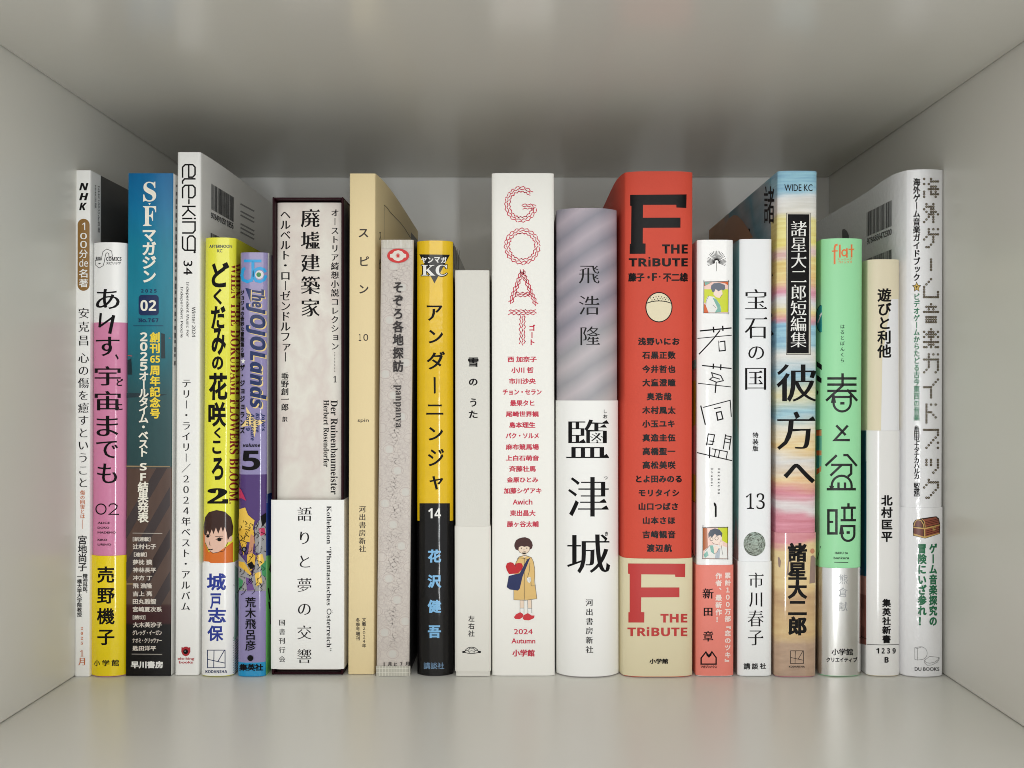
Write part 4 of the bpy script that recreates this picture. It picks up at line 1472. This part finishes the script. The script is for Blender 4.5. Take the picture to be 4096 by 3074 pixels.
# the cover's picture seen on the receding side
d = b.ink('cover_panel', mat((222, 160, 150), .3))
d.poly(G1, [(72, -200), (128, -200), (124, 2830), (76, 2830)])
d.mat(mat((196, 176, 40), .3)).poly(G1, [(76, 900), (127, 890), (126, 1380), (76, 1420)]).poly(G2, [(76, 370), (126, 390), (125, 690), (76, 660)])
d.mat(TEA).poly(G1, [(74, 690), (128, 660), (128, 760), (76, 780)]).mat(BLACK).stroke(G1, [(76, 780), (128, 775)], 5).stroke(G2, [(76, 668), (126, 692)], 5).stroke(G2, [(80, 1180), (100, 1260), (124, 1310)], 5).rect(G1, 74, 0, 96, 240)
d.done()
bd = b.band(2261, mat((232, 132, 118), .42, bump=.15, bscale=900), th=.0003)
d = b.ink('band_lettering', mat((240, 222, 214), .4), bd, .00042)
d.v(G3, '累計１００万部『恋のツキ』', 468, 60, 250, 1272, (.018, .014, 0), ht=64).v(G3, '作者、最新作！', 370, 66, 253, 802, (.018, .014, 0))
d.done()
d = b.ink('author_name', BLACK, bd, .00042)
d.h(G3, '新', 195, 425, 314, 540, (.012, -.006, 1)).h(G3, '田', 207, 640, 302, 730, (.012, -.006, 1)).h(G3, '章', 200, 896, 310, 1012, (.012, -.006, 1))
d.done()
d = b.ink('emblem', BLACK, bd, .00042)
d.stroke(G3, [(262, 1262), (180, 1262), (180, 1195), (230, 1128), (262, 1178), (295, 1126), (342, 1190), (342, 1262), (262, 1262)], 14).poly(G3, [(225, 1118), (262, 1158), (298, 1118), (290, 1165), (262, 1192), (236, 1165)])
d.h(G3, 'マガジンハウス', 175, 1275, 350, 1308, BOLD)
d.done()

# ------------------------------------------------------------------ 16: white comic with pebble
b = Book('book', 'white comic with a round grey-green pebble picture low on its spine', 'comic book',
         (2957, 2953), (3086, 3080), 957, 2707, sag=.0013, n=5)
TEAL = ramp_mat('sea_green_print', 'Z', 0, .19, [(0, (150, 156, 150)), (.14, (150, 152, 148)), (.26, (168, 128, 122)), (.32, (122, 168, 164)), (.5, (136, 178, 172)), (.6, (150, 164, 152)), (.8, (112, 160, 160)), (1, (140, 176, 180))], rough=.35, noise=.3, nscale=(200, 200, 40), grain=.5, gscale=(500, 500, 60))
b.cover([mat((236, 238, 240), .4), TEAL], mfun=lambda r, x, y, i: 1 if (x < b.xl + 2e-5 and y > b.yb + .0006) else 0)
b.page_block(PAGES)
d = b.ink('title', BLACK)
TS = (.006, -.018, 1)
d.h(G1, '宝', 665, -118, 908, 102, TS).h(G1, '石', 662, 190, 912, 428, TS).h(G1, 'の', 700, 515, 876, 662, (.0, -.016, 1)).h(G1, '国', 665, 755, 898, 996, TS)
d.v(G1, '特装版', 780, 62, 1468, 1676, REG)
d.done()
d = b.ink('volume_number', BLACK)
d.h(G2, serif('13'), 675, 592, 882, 768, (-.026, -.004, 0))
d.done()
PEB = ramp_mat('pebble_print', 'Z', .04, .075, [(0, (110, 112, 102)), (.35, (150, 160, 148)), (.6, (160, 176, 166)), (1, (128, 140, 130))], rough=.4, noise=.6, nscale=(350, 350, 900), grain=.8, gscale=(900, 900, 1800))
d = b.ink('illustration', PEB)
d.disc(G2, 769, 1153, 121, 133, 40)
d.mat(mat((84, 88, 78), .5))
rs = random.Random(4)
for k in range(150):
    an = rs.uniform(0, 2 * math.pi)
    r_ = math.sqrt(rs.uniform(.12, .97))
    x, y = 769 + 121 * r_ * math.cos(an), 1153 + 133 * r_ * math.sin(an)
    l = rs.uniform(4, 13) * (.6 + r_)
    tx, ty = -math.sin(an), math.cos(an)
    if math.hypot((x + tx * l - 769) / 121, (y + ty * l - 1153) / 133) < .99 and math.hypot((x - tx * l - 769) / 121, (y - ty * l - 1153) / 133) < .99:
        d.stroke(G2, [(x - tx * l, y - ty * l), (x + tx * l, y + ty * l)], rs.uniform(2, 4.5 + 3 * r_))
d.done()
bd = b.band(2247, [mat((236, 238, 238), .35), TEAL], mfun=lambda r, x, y, i: 1 if (x < b.xl + 2e-5 and y > b.yb + .0006) else 0)
d = b.ink('author_name', BLACK, bd, .00038)
d.h(G3, '市', 703, 250, 868, 416, TS).h(G3, '川', 708, 470, 852, 632, TS).h(G3, '春', 693, 668, 866, 846, TS).h(G3, '子', 695, 890, 864, 1054, TS)
d.done()
d = b.ink('publisher_name', BLACK, bd, .00038)
d.v(G3, '講', 684, 68, 1252, 1318, MED).v(G3, '談', 772, 68, 1252, 1318, MED).v(G3, '社', 860, 62, 1252, 1318, MED)
d.done()

# ------------------------------------------------------------------ 17: large painted-sky comic
b = Book('book', 'tall comic painted with pastel sky stripes, black title panel and glossy sandy band', 'comic book',
         (3110, 3100), (3266, 3257), 684, 2710, sag=.0016, n=5, depth=.147)


def fz(p): return max(0, min(1, b.zpx(p) / b.z1))


SKY = ramp_mat('painted_sky', 'Z', 0, b.z1, [(fz(p), tuple(int(v * .86 + 30) for v in c)) for p, c in ((700, (138, 192, 216)), (765, (150, 198, 220)), (800, (224, 226, 226)), (850, (226, 222, 208)), (880, (232, 220, 140)), (980, (236, 220, 120)), (1010, (224, 186, 190)), (1040, (232, 210, 130)),
             (1120, (236, 200, 130)), (1170, (220, 140, 168)), (1205, (226, 226, 228)), (1245, (236, 214, 140)), (1280, (218, 140, 158)), (1300, (138, 190, 216)), (1380, (150, 196, 214)), (1430, (228, 226, 218)), (1500, (142, 190, 212)), (1580, (226, 218, 170)), (1660, (138, 188, 206)), (1700, (224, 222, 206)),
             (1790, (236, 204, 140)), (1850, (216, 216, 214)), (1920, (234, 196, 140)), (1975, (216, 128, 146)), (2030, (226, 222, 222)), (2060, (212, 128, 146)))],
    rough=.5, noise=.05, nscale=(40, 40, 130), grain=.6, gscale=(70, 70, 800), bump=.2)
COV = ramp_mat('painted_cover', (0.0, -.9, 1.0), -.03, .23, [(0, (170, 120, 90)), (.45, (176, 138, 104)), (.56, (182, 150, 120)), (.6, (84, 144, 164)), (.68, (150, 166, 174)), (.74, (96, 156, 176)), (.82, (160, 174, 180)), (.88, (116, 178, 198)), (1, (140, 198, 220))], rough=.5, noise=.10, nscale=(60, 60, 60), grain=.3)
b.cover([SKY, COV], mfun=lambda r, x, y, i: 1 if (x < b.xl + 2e-5 and y > b.yb + .011) else 0)
b.page_block(PAGES)
d = b.ink('title', BLACK)
d.rect(G0, 1176, 588, 1447, 2159).mat(mat((206, 202, 190), .5)).rect(G0, 1180, 592, 1443, 2154).mat(BLACK).poly(G0, [(1193, 603), (1430, 604), (1424, 2142), (1184, 2142)])
d.mat(WHITE).v(G0, '諸星大二郎短編集', 1314, 172, 677, 2079, (.012, -.014, 1), dx=-4)
d.mat(BLACK)
TS = (.018, -.016, 1)
d.h(G1, '彼', 1016, 713, 1450, 1132, TS).h(G1, '方', 1022, 1235, 1440, 1662, TS).h(G2, 'へ', 1088, 265, 1437, 482, (.03, .01, 0))
d.done()
d = b.ink('imprint_name', SOFTBLACK)
d.h(G0, 'WIDE KC', 1155, 272, 1465, 348, REG)
d.done()
d = b.ink('cover_lettering', BLACK)
d.h(G0, '諸', 932, 290, 1046, 705, (.01, .0, 0)).h(G0, '星', 600, 762, 800, 1080, (.02, .01, 0))
d.poly(G0, [(1020, 1255), (1032, 1285), (1020, 1295)])
d.poly(G1, [(958, 340), (986, 380), (958, 400)]).poly(G1, [(958, 140), (972, 180), (958, 190)])
d.mat(mat((178, 142, 108), .5)).poly(G0, [(455, 870), (500, 740), (545, 650), (595, 612), (640, 618), (700, 680), (760, 770), (810, 860), (700, 900), (500, 900)])
d.done()
bd = b.band(2132, [ramp_mat('sandy_print', 'Z', 0, .06, [(0, (178, 150, 128)), (.2, (184, 156, 132)), (.3, (214, 184, 134)), (.55, (196, 162, 122)), (.62, (222, 196, 144)), (.85, (224, 200, 150)), (.92, (212, 140, 148)), (1, (214, 146, 152))], rough=.1, noise=.3, nscale=(40, 40, 120), spec=.6, grain=.3, gscale=(120, 120, 400))])
d = b.ink('author_name', mat((13, 12, 12), .16, .16), bd, .00038)
d.v(G2, '諸星大二郎', 1241, 196, 1148, 2157, (.058, .045, 0))
d.done()
d = b.ink('emblem', SOFTBLACK, bd, .00038)
square_emblem(d, G3, 1165, 1115, 1307, 1257, 6, 'KODANSHA', 1147, 1280, 1322, 1301)
d.done()
d = b.ink('illustration', mat((150, 128, 118), .1), bd, .00038)
d.poly(G2, [(1030, 1300), (1045, 1296), (1062, 1340), (1055, 1415), (1038, 1400)]).poly(G2, [(1385, 1290), (1410, 1275), (1436, 1310), (1430, 1580), (1372, 1590)]).poly(G2, [(1138, 1340), (1150, 1310), (1144, 1470), (1120, 1520)])
d.mat(mat((196, 136, 104), .1)).disc(G2, 1402, 1230, 22, 28)
d.done()

# ------------------------------------------------------------------ 18: mint green comic with silver band
b = Book('book', 'mint green comic with angular black title and a mirror-silver band', 'comic book',
         (3284, 3276), (3448, 3439), 954, 2708, sag=.0032, n=3.0)
MINT = mat((158, 226, 172), .38)
b.cover(MINT)
b.page_block(PAGES)
ORN = mat((232, 120, 62), .4)
d = b.ink('imprint_name', ORN)
d.stroke(H0, [(300, 940), (282, 945), (272, 975), (272, 1150)], 20).stroke(H0, [(246, 1012), (302, 1008)], 14).stroke(H0, [(330, 945), (330, 1078)], 18)
d.ring(H0, 380, 1030, 27, 16, ry=32).stroke(H0, [(408, 985), (408, 1078)], 17).stroke(H0, [(460, 942), (460, 1076)], 18).stroke(H0, [(430, 992), (484, 990)], 14)
d.h(H0, 'ヒーローズ', 315, 1090, 465, 1115, REG).h(H0, 'コミックス', 315, 1120, 465, 1148, REG)
d.done()
d = b.ink('subtitle', mat((40, 78, 60), .4))
d.v(H1, 'はるとぼんくら', 358, 47, 273, 694, (.0, -.01, 1))
d.done()
d = b.ink('title', mat((26, 30, 28), .4, vary=.3, vscale=2500))
arc = lambda cx, cy, rx, ry, a0, a1, n=14: [(cx + rx * math.cos(math.radians(a0 + (a1 - a0) * k / n)), cy + ry * math.sin(math.radians(a0 + (a1 - a0) * k / n))) for k in range(n + 1)]
for y in (871, 939, 1009):
    d.stroke(H1, [(200, y), (506, y)], 27)
d.stroke(H1, [(360, 822), (360, 950), (185, 1112)], 27).stroke(H1, [(415, 1000), (516, 1112)], 27).stroke(H1, [(262, 1076), (452, 1076)], 25)
d.stroke(H1, [(260, 1062), (260, 1140)] + arc(355, 1140, 95, 96, 180, 0) + [(450, 1062)], 25).rect(H1, 335, 1131, 381, 1160)
d.stroke(H1, [(296, 1396), (388, 1492)], 27).stroke(H1, [(412, 1398), (272, 1553), (432, 1553)], 27)
d.stroke(H2, [(290, 176), (178, 282)], 27).stroke(H2, [(376, 170), (415, 170), (512, 284)], 26).stroke(H2, [(242, 278), (455, 278), (455, 375), (425, 402)], 26).stroke(H2, [(345, 284), (232, 392)], 26)
d.stroke(H2, [(240, 545), (240, 510)] + arc(350, 510, 110, 112, 180, 360) + [(460, 545)], 25).stroke(H2, [(315, 480), (315, 545)], 26).stroke(H2, [(387, 480), (387, 545)], 26).stroke(H2, [(194, 547), (498, 547)], 28)
d.stroke(H2, [(204, 782), (292, 782), (292, 1036), (204, 1036), (204, 782)], 28).stroke(H2, [(212, 909), (250, 909)], 24)
d.stroke(H2, [(425, 710), (425, 745)], 26).stroke(H2, [(350, 752), (498, 752)], 26).stroke(H2, [(381, 760), (381, 885)], 25).stroke(H2, [(463, 760), (463, 885)], 25).stroke(H2, [(346, 890), (500, 890)], 26)
d.stroke(H2, [(420, 955), (350, 955), (350, 1045)] + arc(420, 1045, 70, 74, 180, 0) + [(490, 955), (420, 955)], 25).rect(H2, 404, 1012, 440, 1041)
d.done()
d = b.ink('romanised_title', mat((30, 50, 40), .4))
d.h(H2, sansb('HARU to'), 275, 1240, 418, 1266).h(H2, sansb('bonkura'), 262, 1294, 430, 1322).stroke(H2, [(270, 1355), (420, 1358)], 7)
d.done()
d = b.ink('cover_panel', mat((36, 142, 142), .35))
d.poly(H1, arc(125, 210, 52, 148, 90, 270) + [(132, 62), (132, 358)]).poly(H1, [(72, 1510), (128, 1500), (128, 1700), (72, 1700)]).poly(H2, [(72, 175), (128, 175), (126, 330), (72, 310)])
d.mat(mat((210, 96, 44), .35)).poly(H1, [(72, 1440), (128, 1440), (128, 1504), (72, 1504)]).poly(H2, [(74, 120), (128, 118), (128, 172), (74, 172)]).poly(H2, [(74, 330), (126, 290), (124, 350), (74, 385)])
d.mat(BLACK).poly(H1, [(76, 680), (132, 720), (132, 780), (76, 735)]).poly(H1, [(76, 830), (130, 870), (128, 925), (76, 890)]).poly(H1, [(76, 990), (96, 1020), (84, 1055), (76, 1050)]).stroke(H1, [(76, 1442), (128, 1436)], 5).stroke(H2, [(120, 1178), (80, 1330)], 5)
d.stroke(H1, arc(125, 210, 54, 150, 95, 265), 6).mat(W_GLOSS).poly(H1, [(84, 250), (112, 185), (104, 175), (131, 140), (131, 165), (120, 190), (95, 258)])
d.done()
SILVER = mat((226, 226, 224), .24, .5, 1.0)
bd = b.band(2273, SILVER)
ETCH = mat((150, 152, 154), .35, .5, .6)
d = b.ink('author_name', ETCH, bd, .00038)
d.h(H3, '熊', 320, 270, 412, 376, LT).h(H3, '倉', 312, 414, 411, 520, LT).h(H3, '献', 314, 574, 411, 678, LT)
d.done()
d = b.ink('publisher_name', BLACK, bd, .00038)
d.h(H3, '小学館', 237, 1090, 470, 1166, MED).h(H3, 'クリエイティブ', 182, 1186, 517, 1242, MED)
d.done()

# ------------------------------------------------------------------ 19: small paperback, sand and white
b = Book('book', 'shortest paperback at the right, sand and white with a numbered pale band', 'book',
         (3472, 3466), (3594, 3595), 1038, 2707, sag=.0022, n=3.4, depth=.107)
SAND = mat((228, 218, 190), .42)
b.cover(SAND)
b.page_block(PAGES)
d = b.ink('spine_panel', mat((234, 234, 236), .42))
d.poly(H0, [(897, 1541), (978, 1541), (982, 3000), (785, 3000), (800, 2200)])
d.done()
d = b.ink('title', BLACK)
d.v(H1, '遊びと利他', 823, 144, -124, 640, BOLD)
d.done()
TE2, BRP = mat((14, 66, 86), .3), mat((176, 128, 116), .3)
bd = b.band(1723, mat((234, 233, 231), .17, .5))
d = b.ink('band_panel', TE2, bd, .00038)
d.poly(H1, [(560, 1446), (636, 1446), (636, 1800), (560, 1800)]).poly(H2, [(545, 240), (635, 240), (632, 1512), (545, 1490)])
d.mat(BRP).poly(H3, [(548, 272), (631, 296), (631, 500), (548, 480)]).mat(mat((136, 86, 76), .3)).poly(H3, [(548, 480), (631, 500), (631, 1052), (548, 1030)])
d.mat(mat((166, 112, 98), .3)).poly(H3, [(560, 640), (610, 660), (620, 860), (560, 820)])
d.mat(BLACK).stroke(H3, [(550, 920), (590, 965), (631, 985)], 7).poly(H3, [(548, 1108), (566, 1108), (566, 1130), (576, 1140), (576, 1165), (566, 1165), (566, 1200), (576, 1215), (576, 1255), (562, 1250), (562, 1320), (548, 1310)])
d.done()
d = b.ink('author_name', BLACK, bd, .00038)
d.v(H2, '北村匡平', 845, 114, 613, 1126, (.03, .022, 0))
d.done()
d = b.ink('publisher_name', BLACK, bd, .00038)
d.v(H3, '集英社新書', 842, 86, 543, 1028, BOLD).stroke(H3, [(636, 1044), (800, 1050), (980, 1044)], 5)
for i, ch in enumerate('1239'):
    d.h(H3, sansb(ch), 730 + 58.5 * i, 1085, 762 + 59 * i, 1145)
d.h(H3, sansb('B'), 820, 1184, 865, 1246)
d.done()

# ------------------------------------------------------------------ 20: white game-music guide at the right end
b = Book('book', 'white paperback at the right end with dotted lettering and a treasure chest picture', 'book',
         (3628, 3618), (3769, 3765), 678, 2710, sag=.0020, n=2.2, depth=.147, hump=.0028)
WG = mat((235, 235, 237), .15, .5, bump=.3, bscale=420)
b.cover(WG)
b.page_block(PAGES)
d = b.ink('barcode', mat((60, 60, 60), .4))
d.barcode(H0, [(628, 585), (903, 447), (903, 735), (628, 850)], 4)
d.quad(H0, sans('9784866472300'), (.03, .03, 0), [(630, 872), (905, 758), (905, 828), (632, 940)])
d.barcode(H0, [(628, 1102), (905, 990), (905, 1150), (628, 1240)], 12)
d.mat(mat((78, 76, 76), .4)).poly(H0, [(355, 790), (362, 768), (385, 766), (412, 790), (430, 835), (436, 900), (360, 900)])
d.done()
d = b.ink('subtitle', BLACK)
d.v(H0, '海外ゲーム音楽ガイドブック', 1180, 74, 205, 1342, (.026, .012, 0), ht=84)
d.v(H1, '糸田屯＋タナカハルカ［監修］', 1181, 60, 1390, 2222, (.012, .004, 0), ht=66)
d.mat(mat((38, 118, 82), .3)).v(H0, 'ビデオゲームからたどる古今東西の音楽', 1180, 64, 1478, 2888, (.014, .006, 0), ht=74)
d.mat(BLACK).poly(H0, [(1180 + (52 if k % 2 == 0 else 26) * math.sin(k * math.pi / 5), 1410 - (62 if k % 2 == 0 else 30) * math.cos(k * math.pi / 5)) for k in range(10)])
d.mat(mat((214, 178, 84), .3)).poly(H0, [(1180 + (40 if k % 2 == 0 else 20) * math.sin(k * math.pi / 5), 1410 - (48 if k % 2 == 0 else 23) * math.cos(k * math.pi / 5)) for k in range(10)])
d.mat(BLACK).h(H0, sansb('T'), 1166, 1398, 1194, 1425)
d.done()
DOTS = [(H0, 213, '1..1...|...1111|1.1....|...111.|..11111|1..1.1.|1..1111|1....1.'), (H0, 492, '.1..1..|.1111..|1..11..|.1.111.|..111.1|..1.1..|.1..1..|1...1..'),
        (H0, 770, '..1.1.1|..1....|..11111|.1..1..|1...1..|....1..|...1...|.11....'), (H0, 1105, '...1...|...1...|...1...|...1...|...1...'), (H0, 1323, '...1...|..1....|.1.....|1......|1......|1.....1|1.....1|1111111'),
        (H1, 50, '...1...|.11111.|..1.1..|1111111|.......|.11111.|.11111.|.11111.'), (H1, 327, '...1...|1.111.1|.11111.|1.111.1|...1...|1111111|..111..|11.1.11'), (H1, 605, '..1.1.1|..1....|1111111|..1...1|..1...1|..1...1|.1....1|1....1.'),
        (H1, 883, '......1|.....1.|....1..|1111...|...1...|...1...|...1...|...1...'), (H1, 1160, '.1.1.1.|.1.....|.1.....|.111...|.1..1..|.1...1.|.1.....|.1.....'), (H1, 1440, '1111111|......1|......1|.....1.|....1..|...1..1|..1....|.1....1'),
        (H2, 222, '.1.1..1|.1.1..1|.1.1..1|......1|.....1.|....1..'), (H2, 443, '..1....|..11111|.1....1|1.....1|.....1.|....1..|...1...|.11....')]
d = b.ink('title', mat((66, 50, 24), .3))
PTS = [(f, 1262 + c * 25.2, y + r * 28.3) for f, y, s in DOTS for r, row in enumerate(s.split('|')) for c, ch in enumerate(row) if ch == '1']
for f, x, y in PTS:
    d.disc(f, x, y, 13.5, n=10)
d.mat(mat((206, 200, 180), .3))
for f, x, y in PTS:
    d.disc(f, x, y, 4.5, n=6)
d.done()
bd = b.band(2031, WG)
d = b.ink('illustration', mat((48, 30, 22), .3), bd, .00038)
GOLD, WOOD, WOOD2 = mat((198, 160, 96), .3), mat((142, 76, 58), .3), mat((110, 56, 44), .3)
d.poly(H2, [(1140, 1060), (1140, 920), (1165, 885), (1230, 868), (1390, 845), (1420, 870), (1432, 940), (1428, 1040), (1270, 1092)])
d.mat(WOOD).poly(H2, [(1265, 985), (1422, 945), (1420, 1030), (1270, 1080)]).poly(H2, [(1250, 880), (1385, 855), (1412, 885), (1416, 930), (1270, 965), (1262, 915)]).mat(WOOD2).poly(H2, [(1150, 975), (1250, 985), (1250, 1075), (1150, 1050)]).poly(H2, [(1160, 950), (1170, 905), (1195, 890), (1225, 905), (1240, 950), (1240, 965), (1160, 955)])
d.mat(GOLD).poly(H2, [(1143, 960), (1265, 975), (1425, 935), (1425, 948), (1265, 990), (1143, 974)]).poly(H2, [(1255, 985), (1270, 985), (1272, 1085), (1257, 1085)]).poly(H2, [(1145, 1035), (1258, 1070), (1258, 1085), (1145, 1055)]).poly(H2, [(1270, 1068), (1424, 1028), (1424, 1038), (1270, 1085)])
d.stroke(H2, [(1150, 950), (1162, 905), (1190, 882), (1225, 893), (1250, 935), (1256, 970)], 10).stroke(H2, [(1232, 872), (1262, 905), (1270, 968)], 8).rect(H2, 1350, 955, 1380, 1002).mat(BLACK).stroke(H2, [(1365, 968), (1365, 988)], 8)
for k in range(3):
    d.stroke(H2, [(1272, 905 + k * 18), (1412, 873 + k * 18)], 4).stroke(H2, [(1272, 1010 + k * 22), (1420, 970 + k * 20)], 4)
d.done()
d = b.ink('band_lettering', mat((34, 110, 74), .3), bd, .00038)
d.v(H2, 'ゲーム音楽探究の', 1355, 80, 1148, 2056, (.04, .026, 0), ht=106).v(H2, '冒険にいざ参れ！', 1236, 88, 1150, 2056, (.046, .028, 0), ht=106)
d.done()
d = b.ink('publisher_name', SOFTBLACK, bd, .00038)
d.h(H3, 'DU BOOKS', 1157, 1297, 1420, 1336, REG)
d.stroke(H3, [(1158, 1080), (1158, 1210), (1185, 1217), (1185, 1092), (1158, 1080), (1215, 1070), (1240, 1072)], 3).stroke(H3, [(1185, 1217), (1230, 1212)] + arc(1225, 1142, 66, 70, 80, -88) + [(1185, 1090)], 3)
d.stroke(H3, [(1262, 1220), (1318, 1176), (1418, 1188), (1405, 1215), (1370, 1240), (1320, 1252), (1280, 1245), (1262, 1220), (1264, 1250), (1290, 1274), (1340, 1272), (1400, 1240), (1420, 1205), (1418, 1188)], 3)
d.done()
# dark print on the cover that faces the right-hand board (seen only mirrored in it)
V, F = [], []
for (z, hgt, y0, y1) in ((.188, .016, .004, .02), (.155, .02, .004, .03), (.128, .022, .004, .03), (.098, .024, .004, .035), (.070, .02, .004, .03), (.040, .026, .004, .04), (.015, .012, .004, .02)):
    i = len(V)
    V += [b.loc(b.xr + .00006, b.yb + y0, z - hgt / 2), b.loc(b.xr + .00006, b.yb + y1, z - hgt / 2), b.loc(b.xr + .00006, b.yb + y1, z + hgt / 2), b.loc(b.xr + .00006, b.yb + y0, z + hgt / 2)]
    F.append((i, i + 1, i + 2, i + 3))
mesh_obj('front_cover_print', V, F, BLACK, b.cov)

bpy.data.objects.remove(_to)
bpy.data.scenes.remove(_ts)
bpy.data.curves.remove(_tc)
